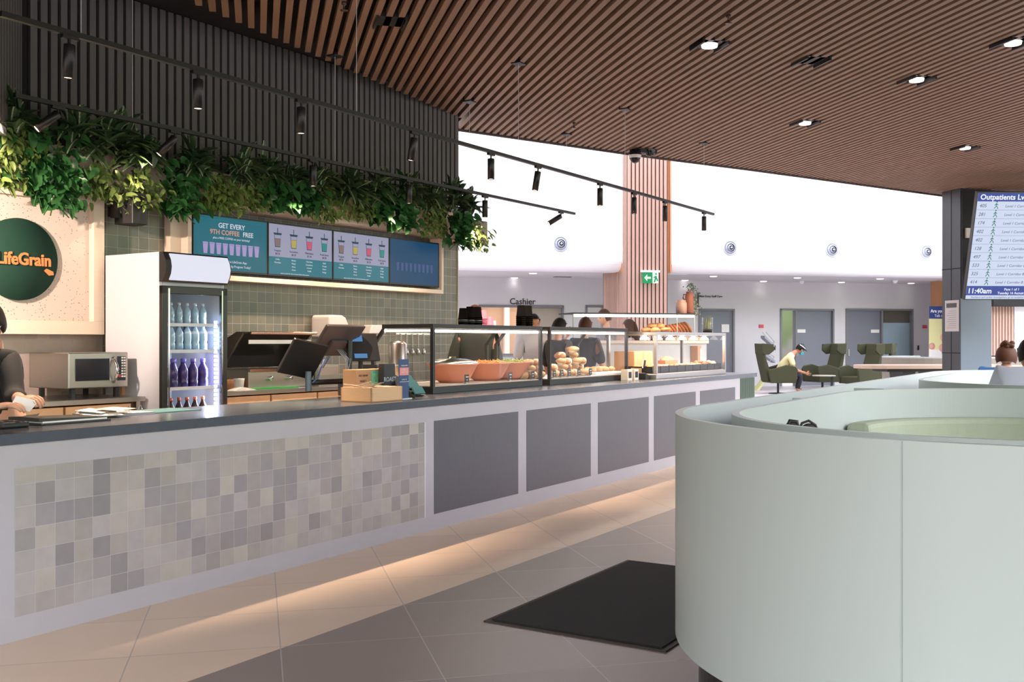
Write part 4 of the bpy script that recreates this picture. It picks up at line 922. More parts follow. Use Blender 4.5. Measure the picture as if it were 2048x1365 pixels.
for k, lab in ((0, 'first menu screen, teal, with nine lilac cups and GET EVERY 9TH COFFEE FREE'), (3, 'last menu screen, dark navy with a faint row of cups')):
    t = scr(k, lab); f = -.002
    MB().box(m_, sw_ - m_, f, 0, m_, hS - m_).build('display', TEAL if k == 0 else NAVY, parent=t)
    if k == 0:
        text('GET EVERY', .062, TXW, t, (sw_ * .5, -.004, hS * .78), bold=.001); text('9TH COFFEE', .06, TXP, t, (sw_ * .41, -.004, hS * .66), bold=.001); text('FREE', .06, TXW, t, (sw_ * .72, -.004, hS * .66), bold=.001)
        text('plus a FREE COFFEE on your birthday!', .027, TXW, t, (sw_ * .5, -.004, hS * .58))
        text('Download the LifeGrain App', .03, TXW, t, (sw_ * .5, -.004, hS * .17)); text('and join our Loyalty Program Today!', .03, TXW, t, (sw_ * .5, -.004, hS * .09))
        mb = MB(); mb.box(.06, sw_ - .06, -.003, -.002, hS * .91, hS * .915).box(.06, .063, -.003, -.002, hS * .35, hS * .91).box(sw_ - .063, sw_ - .06, -.003, -.002, hS * .35, hS * .91); mb.build('line_art', TEAL2, parent=t)
    mb = MB()
    for i in range(9): papercup(mb, sw_ * (.16 + .085 * i), hS * (.31 if k == 0 else .3), .055 if k == 0 else .045, hS * (.2 if k == 0 else .18), -.003)
    mb.build('cup_row', LILAC if k == 0 else emis('dim_lilac', (74, 96, 150), .7), parent=t)
DR = [('Frappes', '$8.20', (140, 118, 118), ('Coffee', 'Chocolate')), ('Smoothies', '$8.20', (196, 178, 100), ('Banana', 'Mango', 'Berry', 'Green')), ('Milkshakes', '$7.20', (214, 92, 128), ('Chocolate', 'Strawberry', 'Caramel', 'Vanilla')), ('Fresh Juices', '$8.20', (40, 148, 140), ('Apple', 'Orange', 'Detox', 'Energy'))]
for k, lab in ((1, 'second menu screen, four drinks on grey, next to the teal coffee offer screen'), (2, 'third menu screen, four drinks on grey, next to the dark navy screen')):
    t = scr(k, lab)
    MB().box(m_, sw_ - m_, -.002, 0, hS * .36, hS - m_).build('display', GREYS, parent=t); MB().box(m_, sw_ - m_, -.002, 0, m_, hS * .36).build('display_band', TEAL2, parent=t)
    for i, (nm, pr_, rgb, ls) in enumerate(DR):
        x = sw_ * (.14 + .24 * i); z = hS * .54; w_ = .085; h_ = hS * .24
        out = MB(); out.prism([(x - w_ * .38, z), (x + w_ * .38, z), (x + w_ * .5, z + h_), (x - w_ * .5, z + h_)], -.003, -.0022, 'y').box(x - w_ * .6, x + w_ * .6, -.0035, -.0025, z + h_, z + h_ + .014).box(x - .004, x + .004, -.0035, -.0025, z + h_, z + h_ + .06); out.build('cup_outline', OUT, parent=t)
        MB().prism([(x - w_ * .33, z + .006), (x + w_ * .33, z + .006), (x + w_ * .42, z + h_ * .66), (x - w_ * .42, z + h_ * .66)], -.0045, -.0035, 'y').build('drink', emis('drink_%d' % i, rgb, .75), parent=t)
        MB().prism([(x - w_ * .42, z + h_ * .68), (x + w_ * .42, z + h_ * .68), (x + w_ * .45, z + h_ - .006), (x - w_ * .45, z + h_ - .006)], -.0045, -.0035, 'y').build('foam', GREYS, parent=t)
        text(nm, .026, TXD, t, (x, -.003, hS * .46)); text(pr_, .026, TXD, t, (x, -.003, hS * .40))
        for j, s_ in enumerate(ls): text(s_, .02, TXW, t, (x, -.003, hS * (.30 - .06 * j)))
    text('All prices include GST. Ask our friendly staff about dietary options', .014, TXW, t, (sw_ * .4, -.003, hS * .045))

# ================================================================== hanging plants on the ledge
LEAFD = mat('leaf_dark', (64, 92, 58), .42, var=.35, scale=9, spec=.5); LEAFG = mat('leaf_deep_green', (50, 100, 52), .38, var=.3, scale=9, spec=.5)
LEAFL = mat('leaf_light', (106, 128, 66), .45, var=.35, scale=14, spec=.4); RIB = mat('leaf_pale_rib', (176, 190, 160), .45); STEM = mat('leaf_stem', (90, 110, 60), .6)
def leaf(mb, base, d, up, Ln, W, droop, kind):
    d = d.normalized(); side = d.cross(up)
    side = side.normalized() if side.length > .01 else Vector((1, 0, 0)); nn = side.cross(d).normalized(); n = 6; rows = []
    for i in range(n + 1):
        t = i / n; c = base + d * (Ln * t) - Vector((0, 0, 1)) * (droop * Ln * t * t)
        if kind == 'lance': w_ = W * math.sin(PI * min(1, t * .93 + .07)) ** .7
        else: w_ = W * (math.sin(PI * (t ** .7)) ** .5 if 0 < t < 1 else .02)
        if kind == 'split' and i % 2 == 0 and 0 < i < n: w_ *= .62
        f = nn * (w_ * .28); rows.append([mb.b.verts.new(c + side * w_ * .5 + f), mb.b.verts.new(c), mb.b.verts.new(c - side * w_ * .5 + f)])
    for A, B in zip(rows, rows[1:]):
        for q in (0, 1):
            fc = mb.b.faces.new((A[q], A[q + 1], B[q + 1], B[q])); fc.material_index = 0; fc.smooth = True
    if kind == 'lance':
        a, b_ = rows[0][1].co, rows[-1][1].co
        for A, B in zip(rows[:-1], rows[1:]):
            o_ = nn * .0025; s_ = side * W * .07
            for o_ in (o_, -o_): fc = mb.b.faces.new([mb.b.verts.new(v) for v in (A[1].co + o_ - s_, A[1].co + o_ + s_, B[1].co + o_ + s_ * .6, B[1].co + o_ - s_ * .6)]); fc.material_index = 1
def plant(kind, px, py, sz, label, y=7.12, lean=0):
    if kind == 'd' and y == 7.12: y = 7.04
    py -= {'d': 22, 'p': 12, 'v': 12}[kind]; x = WF.at(px, y); z = WF.z(px, py, y); nm = {'d': 'dracaena_plant', 'p': 'philodendron_plant', 'v': 'pothos_plant'}[kind]
    t = fthing(WF, x, y, z, nm, label, 'plant', {'d': 'striped-leaf plants on the ledge', 'p': 'deep green hanging plants on the ledge', 'v': 'light green trailing plants on the ledge'}[kind])
    rnd = random.Random(int(px * 7 + py)); mb = MB()
    if kind == 'd':
        for i in range(46):
            a = rnd.uniform(0, 2 * PI); el = rnd.uniform(-.35, 1.35); d = Vector((math.cos(a) * math.cos(el), math.sin(a) * math.cos(el) * .6 - .25, math.sin(el)))
            leaf(mb, Vector((rnd.gauss(0, .03), rnd.gauss(0, .03), rnd.gauss(0, .04))), d, Vector((0, -.3, 1)), sz * rnd.uniform(.75, 1.15), sz * .34, rnd.uniform(.1, .5), 'lance')
        mb.tube([(0, .12, -.2), (0, .06, -.08), (0, 0, 0)], .012, 6); mb.build('foliage', [LEAFD, RIB], parent=t)
    elif kind == 'p':
        for i in range(110):
            r_ = rnd.random(); c = Vector((rnd.gauss(0, .10 * (1.2 - r_ * .5)), rnd.uniform(-.14, .06), sz * (.5 - r_ * 1.15)))
            d = Vector((rnd.uniform(-1, 1), rnd.uniform(-1.1, .1), rnd.uniform(-.9, .5)))
            leaf(mb, c, d, Vector((0, -1, .6)), rnd.uniform(.07, .11), rnd.uniform(.07, .11), .3, 'split' if i % 4 == 0 else 'heart')
        for k in range(5): mb.tube([(0, .1, 0), (rnd.gauss(0, .06), 0, .03), (rnd.gauss(0, .08), -.05, -sz * .4), (rnd.gauss(0, .09), -.05, -sz * .85)], .005, 5)
        mb.build('foliage', [LEAFG], parent=t)
    else:
        for i in range(150):
            r_ = rnd.random() ** .9; c = Vector((rnd.gauss(0, .12), rnd.uniform(-.10, .06), sz * (.5 - r_ * 1.15)))
            d = Vector((rnd.uniform(-1, 1), rnd.uniform(-1, .1), rnd.uniform(-1, .4)))
            leaf(mb, c, d, Vector((0, -1, .5)), rnd.uniform(.05, .085), rnd.uniform(.03, .05), .3, 'heart')
        for k in range(7): mb.tube([(0, .1, 0), (rnd.gauss(0, .08), -.02, .03), (rnd.gauss(0, .1), -.04, -sz * .45), (rnd.gauss(0, .12), -.04, -sz * .85)], .0035, 5)
        mb.build('foliage', [LEAFL], parent=t)
for a in [('v', 8, 325, .34, 'light green trailing plant at the sign end of the ledge, above the round sign'), ('v', 32, 290, .2, 'small light green trailing plant under the tilted lit spotlight'),
          ('p', 72, 335, .40, 'deep green hanging plant over the top of the round sign'), ('p', 108, 378, .3, 'long hanging deep green plant with lobed leaves over the terrazzo panel'),
          ('d', 150, 292, .25, 'striped-leaf plant just right of the lit tilted spotlight'), ('d', 212, 300, .27, 'striped-leaf plant above the corner of the terrazzo panel frame'),
          ('v', 186, 365, .2, 'light green trailing plant over the corner of the terrazzo panel frame'), ('d', 287, 338, .27, 'striped-leaf plant above the wall speaker'), ('v', 268, 380, .3, 'light green trailing plant hanging beside the wall speaker'),
          ('p', 356, 385, .36, 'deep green hanging plant between the wall speaker and the first menu screen'), ('v', 424, 390, .26, 'light green trailing plant over the first menu screen'),
          ('d', 480, 365, .26, 'striped-leaf plant above the first menu screen'), ('p', 540, 392, .24, 'deep green plant where the first and second menu screens meet'), ('d', 585, 385, .2, 'small striped-leaf plant left of the straight spotlight over the second screen'),
          ('p', 596, 400, .2, 'deep green plant above the second menu screen'), ('v', 645, 412, .28, 'light green trailing plant above the joint of the second and third menu screens'),
          ('d', 700, 400, .28, 'striped-leaf plant above the third menu screen'), ('p', 752, 420, .26, 'deep green hanging plant above the third menu screen'), ('p', 795, 436, .24, 'deep green hanging plant above the joint of the third and last screens'),
          ('d', 812, 405, .26, 'striped-leaf plant behind the spotlight over the last menu screen'), ('v', 866, 448, .27, 'light green trailing plant above the last menu screen')]:
    plant(*a)
for a in [('v', 452, 398, .2, 'light green trailing plant between the two ends of the first menu screen'), ('d', 388, 350, .25, 'striped-leaf plant over the upper corner of the first menu screen'), ('d', 530, 372, .24, 'striped-leaf plant behind the deep green one at the second screen'), ('v', 515, 398, .2, 'light green plant left of the joint of the first two screens'),
          ('d', 640, 386, .24, 'striped-leaf plant right of the spotlight over the second screen'), ('v', 722, 420, .22, 'light green trailing plant above the middle of the third menu screen'), ('d', 755, 395, .24, 'striped-leaf plant behind the deep green one over the third screen'), ('d', 246, 318, .25, 'striped-leaf plant between the terrazzo frame corner and the speaker'), ('d', 30, 268, .24, 'striped-leaf plant at the very left, under the end of the lower track'), ('d', 862, 418, .24, 'striped-leaf plant above the light green one at the last screen')]:
    plant(*a)
plant('d', 905, 425, .26, 'striped-leaf plant at the wall end of the ledge', y=7.05); plant('p', 912, 470, .30, 'deep green hanging plant over the black end pot', y=7.05)
plant('d', 936, 440, .22, 'striped-leaf plant sticking out past the wall end', y=7.0); plant('v', 944, 478, .26, 'light green trailing plant hanging past the wall end', y=7.0)

# ================================================================== lighting tracks
zA, zB_ = 3.08, 3.0
def track(name_label, p0, p1, z, lamps, wires, grp, cone=70):
    A = Vector((*hp(*p0, z), z)); B = Vector((*hp(*p1, z), z)); d = (B - A); az = math.atan2(d.y, d.x); Ln = d.length; u = d.normalized()
    t = thing('light_track', name_label, 'light track', A, az)
    MB().box(0, Ln, -.017, .017, 0, .03).build('rail', BLK2, parent=t)
    for px in wires:   # suspension wires up to the battens
        k = (px - 1024) / FPX; s_ = (k * A.y - A.x) / (u.x - k * u.y)
        MB().cyl((s_, 0, .03), (s_, 0, CZ - z + .02), .0028, n=6).build('wire', mat('wire_bright', (200, 200, 204), .4), parent=t)
        MB().box(s_ - .06, s_ + .06, -.05, .05, CZ - z - .012, CZ - z + .05).build('ceiling_plate', BLACK, parent=t)
    for (px, tilt, dirn, lit, lab, power) in lamps:
        k = (px - 1024) / FPX; s_ = (k * A.y - A.x) / (u.x - k * u.y); P = A + u * s_
        o = thing('track_spotlight', lab, 'spotlight', P, az, grp)
        MB().box(-.05, .05, -.014, .014, -.02, 0).build('adapter', BLK2, parent=o); MB().cyl((0, 0, -.045), (0, 0, -.015), .008).build('swivel', BLK2, parent=o)
        M = Matrix.Translation((0, 0, -.05)) @ Matrix.Rotation(dirn - az, 4, 'Z') @ Matrix.Rotation(-tilt, 4, 'Y')
        # local -z is the beam
        bd = MB(); bd.lathe([(0, 0), (.03, 0), (.032, -.004), (.032, -.19), (.028, -.19), (.028, -.17), (0, -.17)], n=20, M=M); bd.build('lamp_body', BLK2, parent=o)
        MB().lathe([(0, -.182), (.0275, -.182), (.0275, -.184), (0, -.184)], n=18, M=M).build('lens', LENS, parent=o)
        a = M @ Vector((0, 0, -.20)); b_ = M @ Vector((0, 0, -1)); spot(a, b_, power, (1, .72, .50), cone, o, r=.02, blend=.7)
    return t
W_ = -PI / 2
dg = rad
LPW = 400
track('upper black light track nearest the viewer, crossing the charcoal wall', (0, 33), (1427, 431), zA,
      [(139, dg(4), dg(150), 1, 'upright spotlight nearest the viewer on the upper track', LPW), (396, 0, 0, 1, 'upright spotlight second along the upper track', LPW), (602, 0, 0, 1, 'upright spotlight third along the upper track', LPW),
       (829, dg(10), dg(180), 1, 'slightly tilted spotlight fourth along the upper track, by the wall end', LPW), (982, 0, 0, 1, 'fifth spotlight of the upper track, first against the white bulkhead', LPW), (1076, dg(9), dg(180), 1, 'sixth spotlight of the upper track, tilted, against the white bulkhead', LPW),
       (1200, 0, 0, 1, 'seventh spotlight of the upper track, before the battened column', LPW), (1268, 0, 0, 1, 'spotlight of the upper track in front of the battened column', LPW * .6), (1330, 0, 0, 1, 'ninth spotlight of the upper track, at the far edge of the column', LPW * .5), (1408, 0, 0, 1, 'last spotlight at the far tip of the upper track', LPW * .5)],
      (162, 713, 1037, 1250, 1408), 'spotlights on the upper track')
track('lower black light track running along the hanging plants', (29, 195), (1149, 430), zB_,
      [(116, dg(48), dg(215), 1, 'lit spotlight tilted at the round sign, on the lower track', 30), (350, dg(40), dg(205), 1, 'spotlight tilted towards the plants above the wall speaker', 22), (626, 0, 0, 1, 'upright spotlight of the lower track above the second menu screen', 140),
       (818, 0, 0, 1, 'upright spotlight of the lower track above the last menu screen', 140), (970, 0, 0, 1, 'upright spotlight of the lower track beside the hanging plants at the wall end', 35), (1122, dg(58), dg(190), 1, 'steeply tilted spotlight at the tip of the lower track', 60)],
      (265, 670, 939, 1133), 'spotlights on the lower track', 118)

# unseen spotlight added past the end of the lower track to light the round sign
o = thing('unseen_sign_spotlight', 'unseen spotlight over the cashier end aimed at the round sign', 'spotlight', (-3.75, 5.5, 2.45), 0)
mW = (Vector(WF.w(4.85, 7.3, 1.78)) - Vector((-3.75, 5.5, 2.45))).normalized()
MB().cyl((0, 0, 0), tuple(-mW * .19), .032).build('lamp_body', BLK2, parent=o); MB().cyl((0, 0, .0), (0, 0, 1.5), .01).build('stem', BLK2, parent=o); MB().cyl(tuple(mW * .001), tuple(mW * .004), .027).build('lens', LENS, parent=o)
spot(tuple(mW * .02), tuple(mW), 520, (1, .76, .60), 50, o, r=.03, blend=.6)

# ================================================================== ceiling fittings
def cpt(px, py, z=CZ): x, y = hp(px, py, z); return Vector((x, y, z))
for px, py, lit, lab in ((1419, 89, 1, 'lit square downlight in the battens, middle of the ceiling'), (1622, 121, 0, 'unlit dark square fitting between the downlights'), (1833, 158, 1, 'lit downlight beyond the unlit dark fitting'), (2026, 84, 1, 'downlight at the right edge of the batten ceiling'), (1610, 245, 1, 'lit downlight farther back, below the unlit fitting'), (1930, 295, 1, 'farthest lit downlight, above the dark column'), (780, 43, 0, 'dark square gap in the battens above the charcoal wall')):
    P = cpt(px, py); t = thing('downlight', lab, 'ceiling light', P, GF.r)
    MB().box(-.13, .13, -.13, .13, .0, .1).build('recess_frame', BLACK, parent=t)
    MB().box(-.13, -.11, -.15, .15, -.03, .02).box(.11, .13, -.15, .15, -.03, .02).build('side_bracket', BLACK, parent=t)
    if lit:
        MB().lathe([(0, -.025), (.07, -.025), (.075, 0), (0, 0)], n=24).build('lens', emis('downlight_lens', (255, 244, 232), 2.2), parent=t)
        spot((0, 0, -.05), (0, 0, -1), 90, (1, .76, .56), 90, t, r=.05, blend=.8)
for px, py, lab in ((1457, 30, 'small sprinkler head between the battens near the top of the view'), (688, 4, 'small black sprinkler head over the charcoal wall'), (1148, 245, 'small sprinkler head near the ceiling edge')):
    t = thing('sprinkler', lab, 'sprinkler', cpt(px, py), 0); MB().lathe([(0, 0), (.02, 0), (.02, -.02), (.008, -.025), (.008, -.06), (.03, -.065), (.03, -.07), (0, -.07)], n=12).build('head', mat('bronze', (90, 74, 66), .35, .8), parent=t)
P = cpt(1275, 297); t = thing('security_camera', 'pair of black dome cameras under the ceiling edge by the column', 'camera', P, rad(25))
MB().box(-.02, .3, -.04, .04, -.06, .03).build('bracket', BLACK, parent=t, bevel=.008)
for xx, zz in ((-.04, -.14), (.2, -.03)): MB().lathe([(0, .12), (.075, .12), (.085, .06), (.08, 0), (.055, -.05), (0, -.075)], c=(xx, 0, zz)).build('dome', mat('dome_black', (20, 20, 22), .15), parent=t)
MB().lathe([(.081, .0), (.086, .03), (.081, .06)], c=(-.04, 0, -.14)).build('white_band', PAPER, parent=t)
# soffit downlights and detectors
for k, (px, py, lab) in enumerate(((1029, 556, 'soffit downlight above the Cashier lettering, nearer the tiled wall'), (1066, 547, 'soffit downlight above the Cashier lettering, nearer the column'), (1370, 561, 'soffit downlight just past the battened column'), (1427, 553, 'soffit downlight above the Main Entry lettering'), (1527, 563, 'soffit downlight above the brochure stand'), (1595, 556, 'soffit downlight above the glazed door sidelight'), (1683, 565, 'soffit downlight between the second and third doors'), (1760, 558, 'soffit downlight above the third door'), (1822, 567, 'soffit downlight nearest the dark column'))):
    P = cpt(px, py, SZ); t = thing('soffit_downlight', lab, 'ceiling light', P, 0); MB().lathe([(0, -.012), (.09, -.012), (.1, 0), (0, 0)]).build('lens', emis('soffit_lens', (255, 250, 245), 3), parent=t)
    spot((0, 0, -.03), (0, 0, -1), 2, (1, .93, .88), 120, t, r=.05, blend=.8)
for px, py, lab in ((1603, 562, 'white smoke detector under the soffit above the second door'), (1790, 561, 'white detector under the soffit above the third door')):
    t = thing('smoke_detector', lab, 'detector', cpt(px, py, SZ), 0); MB().lathe([(0, -.09), (.04, -.09), (.07, -.03), (.08, 0), (0, 0)]).build('body', WHITE, parent=t)
for px, py, lab in ((1125, 554, 'slim dark air slot in the soffit left of the column'), (1355, 549, 'slim pale air slot in the soffit just past the column')):
    t = thing('air_slot', lab, 'vent', cpt(px, py, SZ), GF.r); MB().box(-.24, .24, -.09, .09, -.01, 0).build('slot', BLACK if px < 1200 else WHITE, parent=t)
for px, py, lab in ((1121, 488, 'round jet nozzle on the white bulkhead left of the column'), (1460, 496, 'round jet nozzle on the bulkhead, first past the column'), (1664, 500, 'round jet nozzle on the bulkhead, middle of the three past the column'), (1853, 504, 'round jet nozzle on the bulkhead beside the dark column')):
    t = fthing(GF, GF.at(px, BY), BY, GF.z(px, py, BY), 'jet_nozzle', lab, 'vent', 'jet nozzles on the bulkhead'); M = Matrix.Rotation(PI / 2, 4, 'X')
    MB().lathe([(0, 0), (.19, 0), (.2, .02), (.17, .035), (.155, .01), (0, .01)], n=32, M=M).build('rim', mat('rim_grey', (196, 200, 212), .5), parent=t)
    MB().lathe([(.15, .012), (.11, .06), (.105, .058), (.14, .012)], n=28, M=M).lathe([(.09, .03), (.06, .09), (.055, .085), (.08, .03)], n=28, M=M).lathe([(0, .1), (.03, .1), (.02, .05), (0, .05)], n=20, M=M).build('rings', mat('ring_grey', (170, 176, 192), .5), parent=t)
    MB().lathe([(0, .0105), (.154, .0105), (.154, .012), (0, .012)], n=28, M=M).build('throat', mat('throat_grey', (52, 58, 76), .6), parent=t)

# exit sign on column
y_e = BY - .42; xe1, xe2 = GF.at(1285, y_e), GF.at(1317, y_e); ze0, ze1 = GF.z(1300, 567, y_e), GF.z(1300, 545, y_e)
t = fthing(GF, xe1, y_e, ze0, 'exit_sign', 'green and white running figure exit sign hanging on the battened column', 'sign'); we, he = xe2 - xe1, ze1 - ze0
MB().box(-.03, we + .03, -.03, .08, he, he + .05).build('housing', WHITE, parent=t); MB().box(0, we * .62, 0, .01, 0, he).build('green_panel', emis('exit_green', (40, 170, 110), .9), parent=t); EW = emis('exit_white', (235, 250, 240), 1)
MB().box(we * .62, we, 0, .01, 0, he).build('white_panel', EW, parent=t)
MB().prism([(we * .1, he * .5), (we * .3, he * .82), (we * .3, he * .6), (we * .52, he * .6), (we * .52, he * .4), (we * .3, he * .4), (we * .3, he * .18)], -.004, 0, 'y').build('arrow', EW, parent=t)
MB().prism([(we * .70, he * .1), (we * .78, he * .1), (we * .84, he * .4), (we * .92, he * .2), (we * .98, he * .25), (we * .9, he * .5), (we * .86, he * .72), (we * .72, he * .6), (we * .68, he * .5), (we * .78, he * .5)], -.004, 0, 'y').lathe([(0, 0), (we * .05, 0), (we * .05, .004), (0, .004)], n=12, M=Matrix.Translation((we * .84, 0, he * .85)) @ Matrix.Rotation(PI / 2, 4, 'X')).build('running_figure', emis('exit_green', (40, 170, 110), .9), parent=t)

# ================================================================== mat and mint booths
t = fthing(CF, 4.20, 1.80, 0, 'rubber_mat', 'black rubber floor mat beside the mint booth', 'mat')
MB().box(0, 1.56, 0, .88, 0, .012).build('pile', RUBBER, parent=t); MB().box(-.03, 1.59, -.03, .91, 0, .006).build('border', mat('mat_border', (50, 42, 38), .7), parent=t)
t = fthing(CF, 0, 0, 0, 'booth_surround', 'tall curved pale mint screen wrapping the seating booths', 'booth')
# counter-frame y is positive away from the viewer's right : booth lies at y between -1.2 and 1.66
OX0, OX1, OY0, OY1, OR = 3.045, 11.3, -1.75, 1.665, 1.22; ZP = 1.07
outer = rrect(OX0, OX1, OY0, OY1, OR, 96)
MB().wall(outer, .215, ZP, .028, closed=True).build('outer_skin', MINT, parent=t, smooth=False)
MB().wall(rrect(OX0 + .09, OX1 - .09, OY0 + .09, OY1 - .09, OR - .09, 28), 0, .225, .02, closed=True).build('kick_plinth', mat('plinth_black', (34, 34, 36), .3), parent=t)
MB().prism(rrect(OX0 + .02, OX1 - .02, OY0 + .02, OY1 - .02, OR, 20), .215, .23).build('deck', mat('booth_floor', (120, 118, 108), .7), parent=t)
for (x, y, a) in ((OX0 + .006, .58, 0),): MB().box(x - .0003, x + .003, y, y + .002, .215, ZP).build('seam', mat('seam_grey', (150, 156, 154), .5), parent=t)
for (x, y0_, y1_) in ((5.6, 1.45, 1.64), (7.0, 1.45, 1.64)): MB().box(x, x + .02, y0_, y1_, .23, ZP - .03).build('divider', MINT, parent=t)
def booth(x0, x1, lab):
    t = fthing(CF, 0, 0, 0, 'seating_booth', lab, 'booth', 'curved seating booths'); r_ = 1.0
    full = rrect(x0, x1, -1.5, 1.43, r_, 64)
    MB().wall(full, .23, ZP, .03, closed=True).build('screen_wall', MINT, parent=t)
    ins = rrect(x0 + .04, x1 - .04, -1.46, 1.39, r_ - .04, 22)
    keep = [p for p in ins if p[0] > x0 + .9]
    # bench and padded back along the far end of the booth
    k0 = [i for i, p in enumerate(ins) if p[0] > x0 + 1.0]
    path = ins[k0[0]:k0[-1] + 1]
    MB().wall(path, .55, .905, .13).build('back_cushion', SAGE, parent=t, bevel=.03)
    MB().wall([(p[0], p[1]) for p in path], .24, .55, .55).build('seat', SAGE, parent=t, bevel=.03)
    path2 = [p for p in ins if p[0] < x0 + .3]
    return t
booth(3.215, 6.75, 'mint booth with a sage cushion nearest the viewer'); booth(7.2, 10.7, 'second mint booth behind the nearest one')
t = fthing(CF, *(lambda q: (q.x * CF.c + q.y * CF.s, -q.x * CF.s + q.y * CF.c))(Vector((*hp(1597, 870, .95), 0))), 1.0, 'headphones', 'black headphones resting over the near edge of the booth', 'headphones', turn=-CF.r)
t.location.z -= .03; t.scale = (.72, .72, .72)
MB().tube([(-.07, 0, -.06), (-.075, 0, .0), (-.05, 0, .055), (-.01, 0, .05), (.0, 0, .0)], .012).tube([(.005, 0, 0), (.02, 0, .04), (.06, 0, .055), (.1, 0, .03), (.12, 0, -.02)], .008).build('band', BLACK, parent=t)
MB().ball((-.04, .0, 0), (.05, .02, .05)).ball((.06, 0, -.02), (.055, .02, .06)).build('ear_pad', mat('ear_pad', (44, 34, 34), .6), parent=t)
MB().box(-.15, .18, -.02, .2, -.7, -.06).build('stand_bag', BLACK, parent=t, bevel=.02)

# ================================================================== departure style screen on the dark column
ys = 16.6
Fs = OF
xL = (1931 - 1024) * 16.45 / FPX; hh_ = 212 * 16.3 / FPX
zb2 = EYE - (600 - HOR) * 16.5 / FPX
t = thing('patient_board', 'large tilted outpatients queue screen hanging by the dark column', 'screen', (xL, 16.5, zb2), rad(2))
TM = Matrix.Rotation(rad(15), 4, 'X')
H_ = 1.72; Wd = 2.3
def on(mb, *a): return mb.box(*a, M=TM)
on(MB(), 0, Wd, 0, .08, 0, H_).build('housing', BLACK, parent=t)
def tx(body, size, m, x, z, bold=0, align='LEFT', shear=0):
    p = TM @ Vector((x, -.012, z)); return text(body, size, m, t, p, rot=(PI / 2 + rad(15), 0, 0), bold=bold, align=align, shear=shear)
BLUEB = emis('board_blue', (56, 78, 160), .9); PALEB = emis('board_pale', (214, 226, 250), .9); BTX = emis('board_text', (104, 112, 140), .7); BW = emis('board_white', (240, 244, 255), .95); BG = emis('board_green', (30, 128, 96), .8); LINE = emis('board_line', (140, 150, 176), .7)
on(MB(), .015, Wd - .015, -.004, 0, .10, H_ - .02).build('display', PALEB, parent=t)
on(MB(), .015, Wd - .015, -.007, -.004, H_ - .15, H_ - .02).build('title_bar', BLUEB, parent=t); on(MB(), .015, Wd - .015, -.007, -.004, .075, .225).build('time_bar', BLUEB, parent=t); on(MB(), .015, Wd - .015, -.007, -.004, .015, .075).build('ticker', PALEB, parent=t)
tx('Outpatients Lvl 1', .115, BW, .05, H_ - .12, bold=.003); tx('11:40am', .115, BW, .03, .11, bold=.003); tx('Page 1 of 1', .055, BW, .62, .155, bold=.001); tx('Tuesday 16 August', .055, BW, .52, .095, bold=.001); tx('Paediatric and cardiac investigations: go to reception', .04, BTX, .1, .032)
on(MB(), .84, 1.06, -.009, -.007, H_ - .145, H_ - .025).build('logo_card', BW, parent=t); on(MB(), .87, 1.0, -.011, -.009, H_ - .09, H_ - .04).build('logo_mark', emis('logo_pink', (226, 130, 180), .9), parent=t); tx('NSW', .04, emis('logo_blue', (60, 80, 150), .8), .88, H_ - .135, bold=.002)
rows = ['405', '281', '174', '402', '402', '128', '497', '533', '325', '414']; rm = ['B Room 40', 'A Room 31', 'B Room 19', 'B Room 30', 'B Room 32', 'A Room 23', 'B Room 31', 'B Room 32', 'B Room 26', 'B Room 26']
top_, bot_ = H_ - .15, .225; rh = (top_ - bot_) / 10; lm = MB(); fm_ = MB()
for i, (a, b_) in enumerate(zip(rows, rm)):
    z = top_ - rh * (i + .68); tx(a, .075, BTX, .05, z, shear=.2); tx('Level 1 Corridor ' + b_, .058, BTX, .46, z, shear=.2)
    on(lm, .015, Wd - .015, -.0055, -.004, top_ - rh * (i + 1) - .002, top_ - rh * (i + 1) + .002)
    c = (.32, z + .03)
    for seg in (((0, .035), (.0, -.01)), ((0, -.01), (-.03, -.05)), ((0, -.01), (.02, -.028)), ((.02, -.028), (.028, -.055)), ((0, .028), (-.026, .0)), ((0, .028), (.026, .006))):
        fm_.tube([TM @ Vector((c[0] + s_[0], -.008, c[1] + s_[1])) for s_ in seg], .005, 5)
    fm_.ball(TM @ Vector((c[0] + .004, -.008, c[1] + .055)), .011, 8, 6)
lm.build('row_line', LINE, parent=t); fm_.build('walking_figure', BG, parent=t)
t = fthing(GF, COLX + .002, COLY - .03, 2.1, 'screen_backing', 'tall black backing box on the column behind the outpatients screen', 'mount')
MB().box(0, 2.6, -.02, .016, 0, CZ - 2.1 - .02).build('backing', DBACK, parent=t); MB().box(.05, .2, -.06, -.02, 1.05, 1.22).build('beige_box', mat('beige_box', (196, 188, 172), .6), parent=t); MB().box(.3, .5, -.95, -.02, .6, .8).build('mount_arm', BLACK, parent=t)
t = fthing(GF, COLX - .006, COLY + .03, 1.52, 'notice', 'white printed notice taped to the dark column', 'notice')
MB().box(-.002, 0, 0, .38, 0, .55).build('sheet', mat('notice_paper', (190, 184, 182), .8), parent=t); MB().box(-.004, -.002, .06, .34, .42, .5).build('heading', mat('ink_grey', (80, 76, 76), .7), parent=t)
mb = MB()
for k in range(9): mb.box(-.004, -.002, .07, .33 - .03 * (k % 3), .06 + k * .037, .066 + k * .037)
mb.build('text_line', mat('ink_light', (130, 124, 124), .7), parent=t)
